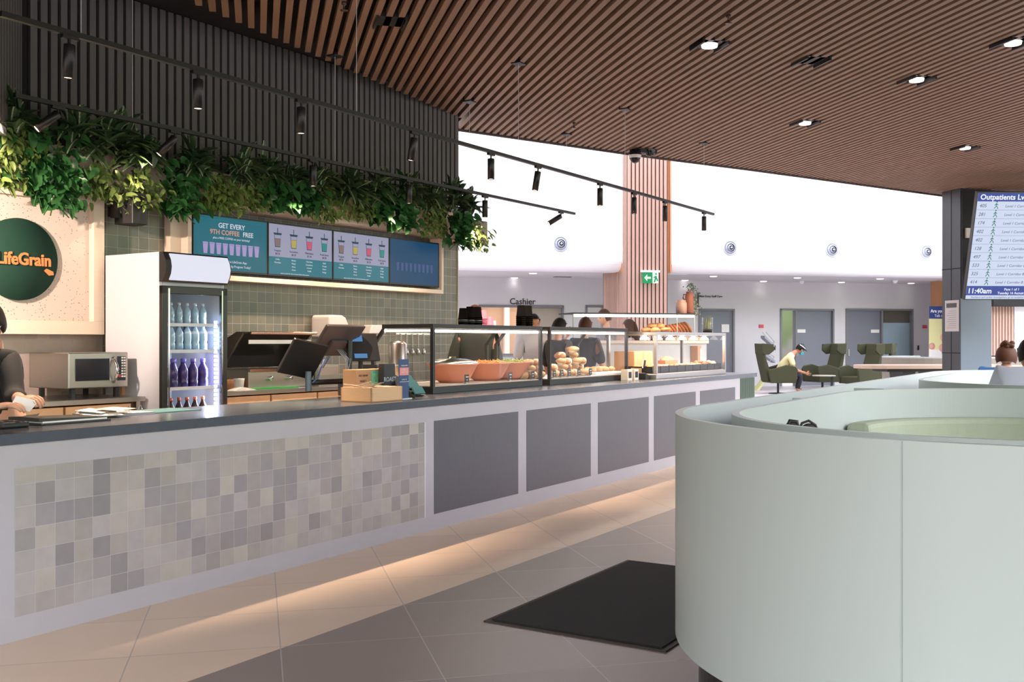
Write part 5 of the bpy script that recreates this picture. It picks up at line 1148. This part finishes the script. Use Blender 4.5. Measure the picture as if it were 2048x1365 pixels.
# pull-up banner behind the column
yb = 26.2; bx0, bx1 = GF.at(1858, yb), GF.at(1858, yb) + .85; bz1 = GF.z(1870, 613, yb)
t = fthing(GF, bx0, yb, 0, 'pull_up_banner', 'pull-up banner with blue heading and family picture behind the dark column', 'banner')
MB().box(0, .85, 0, .01, .1, bz1).build('banner_sheet', mat('banner_yellow', (210, 204, 150), .6), parent=t); MB().box(0, .85, -.004, 0, bz1 - .36, bz1).build('blue_header', mat('banner_blue', (42, 58, 120), .5), parent=t)
text('Are you', .13, PAPER, t, (.05, -.006, bz1 - .18), align='LEFT', bold=.003); text('Talk to us', .11, PAPER, t, (.18, -.006, bz1 - .31), align='LEFT')
MB().box(0, .85, -.05, .1, 0, .1).build('base', STEEL, parent=t)
mb = MB(); rn = random.Random(1)
for (x, z, r_) in ((.5, 1.45, .13), (.1, 1.2, .1), (.45, 1.15, .12)): mb.lathe([(0, 0), (r_, 0), (r_, .003), (0, .003)], n=20, M=Matrix.Translation((x, 0, z)) @ Matrix.Rotation(PI / 2, 4, 'X'))
mb.build('printed_faces', mat('print_pink', (206, 150, 140), .6), parent=t)
MB().box(.0, .85, -.002, 0, .75, 1.1).build('printed_clothes', mat('print_grey', (220, 214, 214), .6), parent=t); MB().box(0, .85, -.003, 0, .45, .8).build('green_swoosh', mat('print_green', (120, 160, 110), .6), parent=t)

# wall devices
RED = mat('red_device', (206, 60, 76), .4)
for px, py, lab in ((1522, 653, 'red call point on the far wall above the brochure stand'), (1849, 654, 'red call point on the far wall beside the banner'), (1681, 703, 'red framed call point between the second and third doors')):
    t = fthing(GF, gx(px), DY - .03, GF.z(px, py, DY), 'call_point', lab, 'alarm'); MB().box(-.07, .07, 0, .03, -.05, .05).build('body', RED, parent=t)
    if px == 1681: MB().box(-.045, .045, -.003, 0, -.03, .03).build('white_face', PAPER, parent=t)
for px, py, lab in ((1549, 696, 'black card swipe on the wall left of the second door'), (1836, 696, 'black card swipe on the wall right of the third door')):
    t = fthing(GF, gx(px), DY - .03, GF.z(px, py, DY), 'card_swipe', lab, 'card reader'); MB().box(-.022, .022, 0, .03, -.07, .07).build('body', BLACK, parent=t)

# ================================================================== hall furniture
def chair_parts(t):
    # high winged swivel chair facing local -y ... built facing +x
    sh = [(-.36, .30), (-.40, .5), (-.47, .8), (-.52, 1.05), (-.52, 1.28), (-.46, 1.29), (-.42, 1.0), (-.33, .72), (-.24, .46)]
    MB().prism(sh, -.27, .27, 'y').build('backrest', OLIVE, parent=t, bevel=.03)
    for s_ in (-1, 1):
        w_ = [(-.50, 1.02), (-.52, 1.29), (-.22, 1.27), (-.21, 1.10), (-.34, 1.0)]
        MB().prism(w_, min(s_ * .27, s_ * .33), max(s_ * .27, s_ * .33), 'y').build('head_wing', OLIVE, parent=t, bevel=.015)
        ar = [(-.38, .62), (-.18, .66), (.1, .74), (.34, .70), (.40, .62), (.36, .28), (-.30, .28)]
        MB().prism(ar, min(s_ * .30, s_ * .37), max(s_ * .30, s_ * .37), 'y').build('arm_panel', OLIVE, parent=t, bevel=.02)
    MB().box(-.3, .36, -.3, .3, .28, .46).build('seat', OLIVE, parent=t, bevel=.03)
    MB().cyl((0, 0, .02), (0, 0, .28), .03).build('pedestal', BLACK, parent=t); MB().lathe([(0, 0), (.25, 0), (.24, .015), (0, .03)]).build('foot_disc', BLACK, parent=t)
def floor_pt(px, Y): return Vector(((px - 1024) * Y / FPX, Y, 0))
proto = thing('winged_armchair', 'olive winged armchair the yellow-shirted man sits in', 'chair', floor_pt(1556, 26.6), rad(4), 'olive winged armchairs in the hall'); chair_parts(proto)
dup(proto, floor_pt(1645, 27.2), rad(180 + 20), 'olive winged armchair facing the seated man, seen behind him')
dup(proto, floor_pt(1720, 26.0), rad(205), 'olive winged armchair turned away, nearer of the pair by the wooden table')
dup(proto, floor_pt(1748, 27.6), rad(150), 'olive winged armchair with its wings showing behind its neighbour, by the wooden table')
t = thing('side_table', 'small round side table between the armchairs', 'table', floor_pt(1648, 25.9), 0); MB().lathe([(0, .47), (.28, .47), (.28, .495), (0, .495)]).build('table_top', mat('stone_top', (170, 168, 150), .4), parent=t); MB().cyl((.2, 0, 0), (.2, 0, .47), .03).build('leg', BLACK, parent=t)
# brochure zigzag stand
t = thing('brochure_stand', 'folding zigzag wire brochure stand against the far wall', 'rack', floor_pt(1532, 29.3), rad(10)); mb = MB()
zz = [(-.2, .08), (.2, .42), (-.15, .6), (.2, .9), (-.15, 1.1), (.2, 1.32), (-.05, 1.6)]
for a, b_ in zip(zz, zz[1:]):
    for y in (-.12, .12): mb.tube([(a[0], y, a[1]), (b_[0], y, b_[1])], .008, 6)
mb.build('wire_frame', STEEL, parent=t)
mb = MB()
for a in ((-.1, 1.5, .2, 1.25), (-.05, .98, .22, .8), (-.05, .55, .2, .4)): mb.prism([(a[0], a[1]), (a[2], a[3]), (a[2], a[3] - .07), (a[0], a[1] - .07)], -.14, .14, 'y')
mb.build('brochure_shelf', mat('brochure_grey', (160, 164, 176), .5), parent=t)
t = thing('cleaning_sign', 'pale yellow folded board lying under the brochure stand', 'sign', floor_pt(1517, 28.2), rad(15)); MB().prism([(-.12, 0), (.16, .35), (.2, .33), (-.04, 0)], -.12, .12, 'y').build('board', mat('pale_yellow', (206, 206, 150), .6), parent=t)
# long timber table with a round bench behind
x0, x1_ = (1728 - 1024) * 20.5 / FPX, (1900 - 1024) * 20.5 / FPX
t = thing('timber_table', 'long pale timber high table with rounded end beyond the booths', 'table', ((x0 + x1_) / 2, 20.5, 0), rad(4)); hw = (x1_ - x0) / 2 + .2; zt5 = EYE - (730 - HOR) * 20.5 / FPX
MB().prism([(hw + 1, -.55)] + [(hw + 1, .55)] + [(-hw + .55 - .55 * math.sin(a * PI / 12), .55 * math.cos(a * PI / 12)) for a in range(13)], zt5 - .07, zt5).build('table_top', mat('table_oak', (196, 168, 150), .35, var=.05, scale=4), parent=t, bevel=.01)
for xx in (-.1, .5): MB().prism([(xx - .03, 0), (xx + .03, 0), (xx + .14, zt5 - .07), (xx - .14, zt5 - .07)], -.3, .3, 'y').build('leg', BLACK, parent=t)
MB().box(-hw + .5, hw + .9, -.35, .35, zt5 - .13, zt5 - .07).build('underframe', BLACK, parent=t)
t = thing('round_bench', 'round-backed taupe bench seat behind the timber table', 'bench', (9.35, 23.2, 0), 0); zr = EYE - (717 - HOR) * 22.4 / FPX
MB().wall([(1.0 * math.cos(a * PI / 20 + PI * .45) * 1.0, 1.0 * math.sin(a * PI / 20 + PI * .45)) for a in range(0, 23)] + [(1.2, -1.0), (2.4, -1.0)], .4, zr, .12, norm=1).build('bench_back', mat('taupe_fabric', (140, 130, 118), .8), parent=t)
MB().wall([(1.0 * math.cos(a * PI / 20 + PI * .45) * 1.0, 1.0 * math.sin(a * PI / 20 + PI * .45)) for a in range(0, 23)] + [(1.2, -1.0), (2.4, -1.0)], zr, zr + .03, .14, norm=1).build('cap_rail', MINT, parent=t)

# ================================================================== PEOPLE
def skin_mesh(J, E_, subd=2):
    """joints {name:(pos, radius)} and bones [(a, b)] grown into one continuous surface"""
    me = bpy.data.meshes.new('bones'); keys = list(J); me.from_pydata([Vector(J[k][0]) for k in keys], [(keys.index(a), keys.index(b)) for a, b in E_], [])
    o = bpy.data.objects.new('bones', me); C.collection.objects.link(o)
    sk = o.modifiers.new('skin', 'SKIN'); sk.use_smooth_shade = True
    lay = me.skin_vertices[0] if me.skin_vertices else None
    if lay is None:
        bm = bmesh.new(); bm.from_mesh(me); bm.verts.layers.skin.verify(); bm.to_mesh(me); bm.free(); lay = me.skin_vertices[0]
    for i, k in enumerate(keys):
        r = J[k][1]; lay.data[i].radius = r if isinstance(r, tuple) else (r, r); lay.data[i].use_root = (i == 0)
    s_ = o.modifiers.new('sub', 'SUBSURF'); s_.levels = subd; s_.render_levels = subd
    dg_ = bpy.context.evaluated_depsgraph_get(); dg_.update(); ev = o.evaluated_get(dg_); out = bpy.data.meshes.new_from_object(ev)
    bpy.data.objects.remove(o); bpy.data.meshes.remove(me)
    return out
def head_bm(mb, c, M, s=1.0):
    """head centred at c with a face: local +x is where it looks"""
    n, m = 28, 20; T = Matrix.Translation(c) @ M; g = []
    for i in range(m + 1):
        th = PI * i / m; row = []
        for k in range(n):
            a = 2 * PI * k / n; x, y, z = math.sin(th) * math.cos(a), math.sin(th) * math.sin(a), math.cos(th)
            X, Y_, Z = x * .098, y * .076, z * .118
            if z < 0: f = 1 - .28 * (-z) ** 1.4; Y_ *= f; X = X * (1 - .12 * -z) + .012 * -z
            if x > 0:
                front = x ** 3
                X += front * (.026 * math.exp(-((y / .2) ** 2) - ((z + .12) / .2) ** 2))            # nose
                X -= front * .012 * (math.exp(-(((abs(y) - .38) / .17) ** 2) - ((z - .06) / .13) ** 2))   # eye sockets
                X += front * .007 * math.exp(-((y / .35) ** 2) - ((z + .48) / .10) ** 2) + front * .008 * math.exp(-((y / .4) ** 2) - ((z + .85) / .15) ** 2)
                X += front * .005 * math.exp(-((y / .7) ** 2) - ((z - .25) / .10) ** 2)
            row.append(mb.b.verts.new(T @ (Vector((X, Y_, Z)) * s)))
        g.append(row)
    for A, B in zip(g, g[1:]):
        for k in range(n):
            f = mb.b.faces.new((A[k], A[(k + 1) % n], B[(k + 1) % n], B[k])); f.smooth = True; f.material_index = mb.mi
    for sgn in (-1, 1): mb.ball(T @ Vector((-.005 * s, sgn * .078 * s, -.01 * s)), (.018 * s, .008 * s, .03 * s), 10, 8, M=M.to_4x4())
def eyes(t, c, M, s=1.0):
    T = Matrix.Translation(c) @ M; mb = MB()
    for sgn in (-1, 1): mb.ball(T @ Vector((.078 * s, sgn * .03 * s, .008 * s)), .011 * s, 10, 8)
    mb.build('eye', mat('eye_dark', (40, 34, 32), .2), parent=t)
    mb = MB()
    for sgn in (-1, 1): mb.tube([T @ Vector((.086 * s, sgn * .014 * s, .028 * s)), T @ Vector((.084 * s, sgn * .032 * s, .033 * s)), T @ Vector((.074 * s, sgn * .05 * s, .026 * s))], .003 * s, 5)
    mb.build('eyebrow', HAIR, parent=t)
def hand(mb, w_, d, n, curl=.5, s=1.0, thumb=1):
    """five-fingered hand from wrist w_, pointing d, palm normal n"""
    d = Vector(d).normalized(); n = Vector(n).normalized(); sd = d.cross(n).normalized(); n = sd.cross(d)
    M = Matrix((d, sd, n)).transposed().to_4x4(); mb.ball(Vector(w_) + d * .045 * s, (.052 * s, .042 * s, .016 * s), 14, 10, M=M)
    for k, (o_, L_) in enumerate(((-.031, .072), (-.011, .082), (.010, .076), (.029, .06))):
        p = Vector(w_) + d * .085 * s + sd * o_ * s; pts = [p]; ang = 0
        for j, f in enumerate((.45, .32, .26)):
            ang += curl * (.5 + .25 * k * .3) * (1 if j else .6); p = p + (d * math.cos(ang) - n * -math.sin(ang)) * L_ * f * s; pts.append(p)
        mb.tube(pts, [.0095 * s, .009 * s, .008 * s, .0065 * s], 8)
    p = Vector(w_) + d * .03 * s - sd * .036 * s * thumb; q = p + (d * .6 - sd * .75 * thumb + n * .35 * curl) * .034 * s; r_ = q + (d * .9 - sd * .2 * thumb + n * .5 * curl) * .03 * s
    mb.tube([p, q, r_], [.013 * s, .011 * s, .008 * s], 8)
def finish_body(t, me, hands, hc, HM, m_, hs=1.0):
    mb = MB(); mb.b.from_mesh(me); bpy.data.meshes.remove(me); head_bm(mb, hc, HM, hs)
    for h in hands: hand(mb, *h)
    mb.build('body', m_, parent=t, smooth=True)
def cloth(t, name, J, E_, m_, grow=.012, bump=None):
    me = skin_mesh({k: (v[0], tuple(r + grow for r in v[1]) if isinstance(v[1], tuple) else v[1] + grow) for k, v in J.items()}, E_); mb = MB(); mb.b.from_mesh(me); bpy.data.meshes.remove(me); return mb.build(name, m_, parent=t, smooth=True)
def hair_cap(t, c, M, m_, s=1.0, long=0, bun=False, name='hair'):
    T = Matrix.Translation(c) @ M; mb = MB(); n = 22; g = []
    for i in range(13):
        th = PI * .66 * i / 12; row = []
        for k in range(n):
            a = 2 * PI * k / n; x, y, z = math.sin(th) * math.cos(a), math.sin(th) * math.sin(a), math.cos(th); lim = 1.0
            if x > .25 and z < .55: z = max(z, .55 - .1 * (1 - x)); lim = .97
            wv = 1 + .02 * math.sin(a * 9 + i); row.append(mb.b.verts.new(T @ (Vector((x * .108 * lim * wv - .006, y * .087 * wv, z * .13 + .004)) * s)))
        g.append(row)
    for A, B in zip(g, g[1:]):
        for k in range(n): f = mb.b.faces.new((A[k], A[(k + 1) % n], B[(k + 1) % n], B[k])); f.smooth = True
    if long:
        g = []
        for i in range(9):
            z = .06 - long * i / 8; w_ = .09 + .018 * math.sin(PI * i / 8); row = []
            for k in range(13):
                a = PI * (.42 + 1.16 * k / 12); row.append(mb.b.verts.new(T @ (Vector((math.cos(a) * (w_ + .012) - .012, math.sin(a) * w_, z)) * s)))
            g.append(row)
        for A, B in zip(g, g[1:]):
            for k in range(12): f = mb.b.faces.new((A[k], A[k + 1], B[k + 1], B[k])); f.smooth = True
    if bun:
        rn = random.Random(3)
        for q in range(12): mb.ball(T @ (Vector((-.085 + rn.gauss(0, .02), rn.gauss(0, .025), .10 + rn.gauss(0, .018))) * s), (.03 * s, .03 * s, .026 * s), 9, 7)
    return mb.build(name, m_, parent=t)
def Rz(a): return Matrix.Rotation(a, 4, 'Z')
def Ry(a): return Matrix.Rotation(a, 4, 'Y')
def standing(X, Y, face, height, hairm, shirt, label, long=0, bun=False, trousers=None, skin=SKIN, arm=None, cap=None):
    k = height / 1.72; t = thing('person', label, 'person', (X, Y, 0), face)
    P = lambda x, y, z: Vector((x * k, y * k, z * k))
    J = {'pel': (P(0, 0, .95), (.13 * k, .10 * k)), 'wa': (P(.01, 0, 1.1), (.115 * k, .085 * k)), 'ch': (P(0, 0, 1.3), (.14 * k, .10 * k)), 'ne': (P(-.01, 0, 1.46), .055 * k), 'nk': (P(.0, 0, 1.53), .05 * k), 'he': (P(.01, 0, 1.58), .055 * k)}
    E_ = [('pel', 'wa'), ('wa', 'ch'), ('ch', 'ne'), ('ne', 'nk'), ('nk', 'he')]
    for s_, n in ((1, 'l'), (-1, 'r')):
        el = P(.02, .25 * s_, 1.1); wr = P(.14, .24 * s_, .9)
        if arm and n == arm: el = P(.12, .3 * s_, 1.18); wr = P(.22, .42 * s_, 1.42)
        J.update({n + 'sh': (P(0, .175 * s_, 1.40), .055 * k), n + 'el': (el, .038 * k), n + 'wr': (wr, .026 * k), n + 'hi': (P(0, .09 * s_, .88), .085 * k), n + 'kn': (P(.02, .10 * s_, .48), .055 * k), n + 'an': (P(0, .10 * s_, .08), .038 * k), n + 'to': (P(.14, .11 * s_, .04), .035 * k)})
        E_ += [('ch', n + 'sh'), (n + 'sh', n + 'el'), (n + 'el', n + 'wr'), ('pel', n + 'hi'), (n + 'hi', n + 'kn'), (n + 'kn', n + 'an'), (n + 'an', n + 'to')]
    HM = Ry(rad(12)); hc = P(.03, 0, 1.62)
    finish_body(t, skin_mesh(J, E_, 2), [(J[n + 'wr'][0], (J[n + 'wr'][0] - J[n + 'el'][0]), (0, -s_, 0), .6, k, s_) for s_, n in ((1, 'l'), (-1, 'r'))], hc, HM, skin, k)
    up = ('pel', 'wa', 'ch', 'ne', 'lsh', 'rsh', 'lel', 'rel'); sub = {q: J[q] for q in up}; sub['ne'] = (P(0, 0, 1.45), .075 * k)
    cloth(t, 'shirt', sub, [e_ for e_ in E_ if e_[0] in up and e_[1] in up], shirt, .03)
    lo = [q for q in J if q[1:] in ('hi', 'kn', 'an')] + ['pel']; cloth(t, 'trousers', {q: J[q] for q in ['pel'] + [q for q in lo if q != 'pel']}, [e_ for e_ in E_ if e_[0] in lo and e_[1] in lo], trousers or BLACK, .012)
    hair_cap(t, hc, HM, hairm, k * 1.02, long, bun); eyes(t, hc, HM, k)
    return t
BLKC = mat('black_cloth', (30, 30, 33), .85)
def pos(px, b=None, Y=None):
    if Y is None: Y = CF.Y(px, b)
    return ((px - 1024) * Y / FPX, Y)
cust = rad(-31)
standing(*pos(1262, Y=15.0), rad(150), 1.64, HAIRB, mat('lilac_cloth', (190, 170, 190), .8), 'person with long brown hair seen through the tall cake case', long=.30)
standing(*pos(1169, b=6.1), rad(60), 1.63, HAIRB, BLKC, 'person in black with dark brown hair behind the wrap case')
standing(*pos(1116, b=6.0), rad(40), 1.60, HAIR, BLKC, 'person whose dark hair shows between the two black-framed cases')
standing(*pos(1212, Y=16.8), rad(200), 1.84, HAIRB, mat('grey_cloth', (120, 116, 120), .8), 'person whose brown hair rises above the tall cake case, before the column')
standing(*pos(951, b=6.0), rad(100), 1.70, HAIRB, BLKC, 'person in black with brown hair behind the black and pink coffee cups')
standing(*pos(1066, b=7.3), rad(-70), 1.70, HAIR, mat('pale_cloth', (200, 190, 190), .8), 'person with one raised hand behind the tall black cup stacks', arm='l', skin=SKIN2)

# cashier at the end of the counter
t = thing('person', 'masked cashier in black holding a paper at the end of the counter', 'person', (0, 0, 0), 0)
Yh = 5.72; X0 = (-14 - 1024) * Yh / FPX
def W3(px, py, Y): return Vector(((px - 1024) * Y / FPX, Y, EYE - (py - HOR) * Y / FPX))
J = {'pel': (Vector((X0 - .02, Yh + .12, .90)), (.13, .11)), 'wa': (Vector((X0 - .02, Yh + .1, 1.0)), (.12, .10)), 'ch': (Vector((X0 + .0, Yh + .03, 1.17)), (.14, .11)), 'ne': (Vector((X0 + .01, Yh - .01, 1.30)), .055), 'he': (Vector((X0 + .015, Yh - .03, 1.38)), .055)}
E_ = [('pel', 'wa'), ('wa', 'ch'), ('ch', 'ne'), ('ne', 'he')]
shR, elR, wrR = W3(18, 722, Yh), W3(28, 795, Yh - .08), W3(42, 798, 5.2)
shL, elL, wrL = W3(-70, 722, Yh - .1), W3(-80, 795, Yh - .3), W3(-10, 814, 5.0)
for n, a, b_, c_, s_ in (('r', shR, elR, wrR, 1), ('l', shL, elL, wrL, -1)):
    J.update({n + 'sh': (a, .06), n + 'el': (b_, .045), n + 'wr': (c_, .027), n + 'hi': (Vector((X0 - .02 + .09 * s_, Yh + .14, .84)), .09), n + 'kn': (Vector((X0 + .09 * s_, Yh + .12, .46)), .055), n + 'an': (Vector((X0 + .1 * s_, Yh + .16, .08)), .04), n + 'to': (Vector((X0 + .12 * s_, Yh + .03, .04)), .035)})
    E_ += [('ch', n + 'sh'), (n + 'sh', n + 'el'), (n + 'el', n + 'wr'), ('pel', n + 'hi'), (n + 'hi', n + 'kn'), (n + 'kn', n + 'an'), (n + 'an', n + 'to')]
HM = Rz(rad(-95)) @ Ry(rad(28)); hc = Vector((X0 + .005, Yh - .07, 1.445))
finish_body(t, skin_mesh(J, E_), [(wrR, Vector((.8, -.4, .05)), (.2, .1, -1), .9, 1, 1), (wrL, Vector((.9, -.1, .1)), (0, .1, -1), .7, 1, -1)], hc, HM, SKIN, .98)
up = ('pel', 'wa', 'ch', 'ne', 'lsh', 'rsh', 'lel', 'rel', 'lwr', 'rwr'); sub = {q: J[q] for q in up}; sub['ne'] = (J['ne'][0] - Vector((0, 0, .03)), .06)
for q in ('l', 'r'): sub[q + 'wr'] = (J[q + 'wr'][0].lerp(J[q + 'el'][0], .35), .036)
cloth(t, 'black_top', sub, [e_ for e_ in E_ if e_[0] in up and e_[1] in up], BLKC, .014)
lo = ['pel', 'rhi', 'lhi', 'rkn', 'lkn', 'ran', 'lan']; cloth(t, 'trousers', {q: J[q] for q in lo}, [e_ for e_ in E_ if e_[0] in lo and e_[1] in lo], BLKC)
hair_cap(t, hc, HM, HAIR, 1.0, 0, False); MB().ball((Matrix.Translation(hc) @ HM) @ Vector((-.11, 0, -.02)), (.035, .03, .035)).build('hair_bun', HAIR, parent=t)
eyes(t, hc, HM, .98)
def mask(t, hc, HM, m_, s=1.0):
    T = Matrix.Translation(hc) @ HM; mb = MB(); g = []
    for i in range(7):
        z = -.02 - .08 * i / 6; row = []
        for k in range(11):
            a = rad(-62 + 12.4 * k); row.append(mb.b.verts.new(T @ (Vector((.088 * math.cos(a) + .034 * math.exp(-(a / .45) ** 2) * math.sin(PI * (i + 1) / 8) + (.012 if i > 3 else .01), .078 * math.sin(a), z)) * s)))
        g.append(row)
    for A, B in zip(g, g[1:]):
        for k in range(10): f = mb.b.faces.new((A[k], A[k + 1], B[k + 1], B[k])); f.smooth = True
    for sgn in (-1, 1): mb.tube([T @ (Vector((.05, sgn * .074, -.03)) * s), T @ (Vector((.0, sgn * .086, -.0)) * s)], .002, 5)
    mb.build('face_mask', m_, parent=t)
mask(t, hc, HM, mat('mask_white', (224, 228, 236), .7), .98)
tp = thing('paper_sheet', 'white sheet of paper held in the cashier\'s hands', 'paper', W3(46, 806, 5.1), rad(10)); MB().prism([(-.055, -.03), (.04, -.045), (.062, .0), (.05, .02), (-.04, .035)], 0, .0015, 'y', M=Ry(rad(6)) @ Matrix.Rotation(rad(-28), 4, 'X')).build('sheet', PAPER, parent=tp)

# seated man in the hall
t = thing('person', 'seated man in a yellow shirt and blue mask leaning forward in an armchair', 'person', (0, 0, 0), 0)
Yc = 26.6
def Q(px, py, dy=0): return W3(px, py, Yc + dy)
J = {'pel': (Q(1561, 748), (.16, .14)), 'wa': (Q(1563, 736), (.145, .13)), 'ch': (Q(1575, 718), (.17, .14)), 'ne': (Q(1588, 706), .065), 'he': (Q(1596, 702), .06)}
E_ = [('pel', 'wa'), ('wa', 'ch'), ('ch', 'ne'), ('ne', 'he')]
for n, s_ in (('l', 1), ('r', -1)):
    J.update({n + 'sh': (Q(1581, 714, s_ * .19), .065), n + 'el': (Q(1589, 740, s_ * .24), .045), n + 'wr': (Q(1612, 747, s_ * .06), .03), n + 'hi': (Q(1566, 750, s_ * .1), .1), n + 'kn': (Q(1602, 750, s_ * .14), .075), n + 'an': (Q(1594, 780, s_ * .13), .05), n + 'to': (Q(1604, 783, s_ * .15), .04)})
    E_ += [('ch', n + 'sh'), (n + 'sh', n + 'el'), (n + 'el', n + 'wr'), ('pel', n + 'hi'), (n + 'hi', n + 'kn'), (n + 'kn', n + 'an'), (n + 'an', n + 'to')]
HM = Ry(rad(38)); hc = Q(1601, 698)
finish_body(t, skin_mesh(J, E_), [(J[n + 'wr'][0], J[n + 'wr'][0] - J[n + 'el'][0], (0, -s_, .1), 1.0, 1, s_) for n, s_ in (('l', 1), ('r', -1))], hc, HM, SKIN2)
up = ('pel', 'wa', 'ch', 'ne', 'lsh', 'rsh', 'lel', 'rel'); sub = {q: J[q] for q in up}; sub['ne'] = (Q(1585, 708), .07)
for q in ('l', 'r'): sub[q + 'el'] = (J[q + 'el'][0].lerp(J[q + 'sh'][0], .25), .06)
cloth(t, 'yellow_shirt', sub, [e_ for e_ in E_ if e_[0] in up and e_[1] in up], mat('yellow_shirt', (226, 212, 160), .85), .016)
lo = ['pel', 'rhi', 'lhi', 'rkn', 'lkn', 'ran', 'lan']; cloth(t, 'trousers', {q: J[q] for q in lo}, [e_ for e_ in E_ if e_[0] in lo and e_[1] in lo], mat('dark_trousers', (44, 42, 52), .85), .014)
cloth(t, 'shoes', {q: J[q] for q in ('lan', 'lto', 'ran', 'rto')}, [('lan', 'lto'), ('ran', 'rto')], BLACK, .028)
hair_cap(t, hc, HM, HAIR, 1.04); eyes(t, hc, HM); mask(t, hc, HM, mat('mask_blue', (70, 170, 196), .6), 1.15)
T = Matrix.Translation(hc) @ HM; mb = MB(); mb.lathe([(.100, .055), (.100, .075)], n=24, M=T); mb.build('cap_band', PAPER, parent=t)
mb = MB(); mb.ball((T @ Vector((0, 0, .045))), (.104, .088, .088), 18, 12, M=HM); mb.prism([(.06, -.06), (.16, -.045), (.175, 0), (.16, .045), (.06, .06)], .045, .055, M=T); mb.build('black_cap', BLACK, parent=t)

# two visitors in the second booth
def seated_back(hx, hy, Y, label, shirt, hairm, bun, face, skin, s=1.0, up_=0, long=0):
    t = thing('person', label, 'person', (0, 0, 0), 0); c = W3(hx, hy, Y); f = Vector((math.cos(face), math.sin(face), 0)); r_ = Vector((f.y, -f.x, 0)); D = lambda a, b_, z: c + f * a + r_ * b_ + Vector((0, 0, z))
    J = {'pel': (Vector((c.x, c.y, .60)) - f * .02, (.15, .12)), 'wa': (D(-.06, 0, -.50), (.14, .11)), 'ch': (D(-.07, 0, -.32 + up_), (.16, .12)), 'ne': (D(-.05, 0, -.17 + up_ * .6), .06), 'he': (D(-.01, 0, -.08), .058)}
    J['pel'] = (D(-.02, 0, .58 - c.z), (.16, .13)); E_ = [('pel', 'wa'), ('wa', 'ch'), ('ch', 'ne'), ('ne', 'he')]
    for n, q in (('l', -1), ('r', 1)):
        J.update({n + 'sh': (D(-.05, .2 * q, -.24 + up_), .07), n + 'el': (D(.06, .27 * q, -.5), .048), n + 'wr': (D(.28, .14 * q, -.55), .03), n + 'hi': (D(.05, .1 * q, .58 - c.z), .09), n + 'kn': (D(.42, .12 * q, .56 - c.z), .07), n + 'an': (D(.40, .12 * q, .2 - c.z), .045), n + 'to': (D(.50, .12 * q, .16 - c.z), .04)})
        E_ += [('ch', n + 'sh'), (n + 'sh', n + 'el'), (n + 'el', n + 'wr'), ('pel', n + 'hi'), (n + 'hi', n + 'kn'), (n + 'kn', n + 'an'), (n + 'an', n + 'to')]
    HM = Rz(face) @ Ry(rad(18)); finish_body(t, skin_mesh(J, E_), [(J[n + 'wr'][0], f, (0, 0, -1), .6, 1, q) for n, q in (('l', -1), ('r', 1))], c, HM, skin, s)
    up = ('pel', 'wa', 'ch', 'ne', 'lsh', 'rsh', 'lel', 'rel'); sub = {q: J[q] for q in up}; sub['ne'] = (D(-.055, 0, -.19 + up_ * .7), .085); sub['ch'] = (J['ch'][0], (.215, .19)); sub['wa'] = (J['wa'][0], (.165, .14)); sub['lsh'] = (J['lsh'][0], .085); sub['rsh'] = (J['rsh'][0], .085)
    cloth(t, 'shirt', sub, [e_ for e_ in E_ if e_[0] in up and e_[1] in up], shirt, .018)
    lo = ['pel', 'rhi', 'lhi', 'rkn', 'lkn', 'ran', 'lan']; cloth(t, 'trousers', {q: J[q] for q in lo}, [e_ for e_ in E_ if e_[0] in lo and e_[1] in lo], mat('navy_cloth', (38, 44, 70), .85), .014)
    hair_cap(t, c, HM, hairm, s, long, bun); eyes(t, c, HM, s); return t
seated_back(2060, 711, 7.8, 'man in a light grey T-shirt sitting with his back turned in the second booth', mat('grey_tshirt', (176, 178, 192), .85, bump=.2, bscale=14), HAIR, False, rad(75), SKIN2, up_=.09)
seated_back(2013, 711, 10.4, 'woman with brown hair in a bun sitting in the second booth', mat('blue_cloth', (50, 96, 150), .85), HAIRB, True, rad(60), SKIN, .95, up_=.05, long=.16)
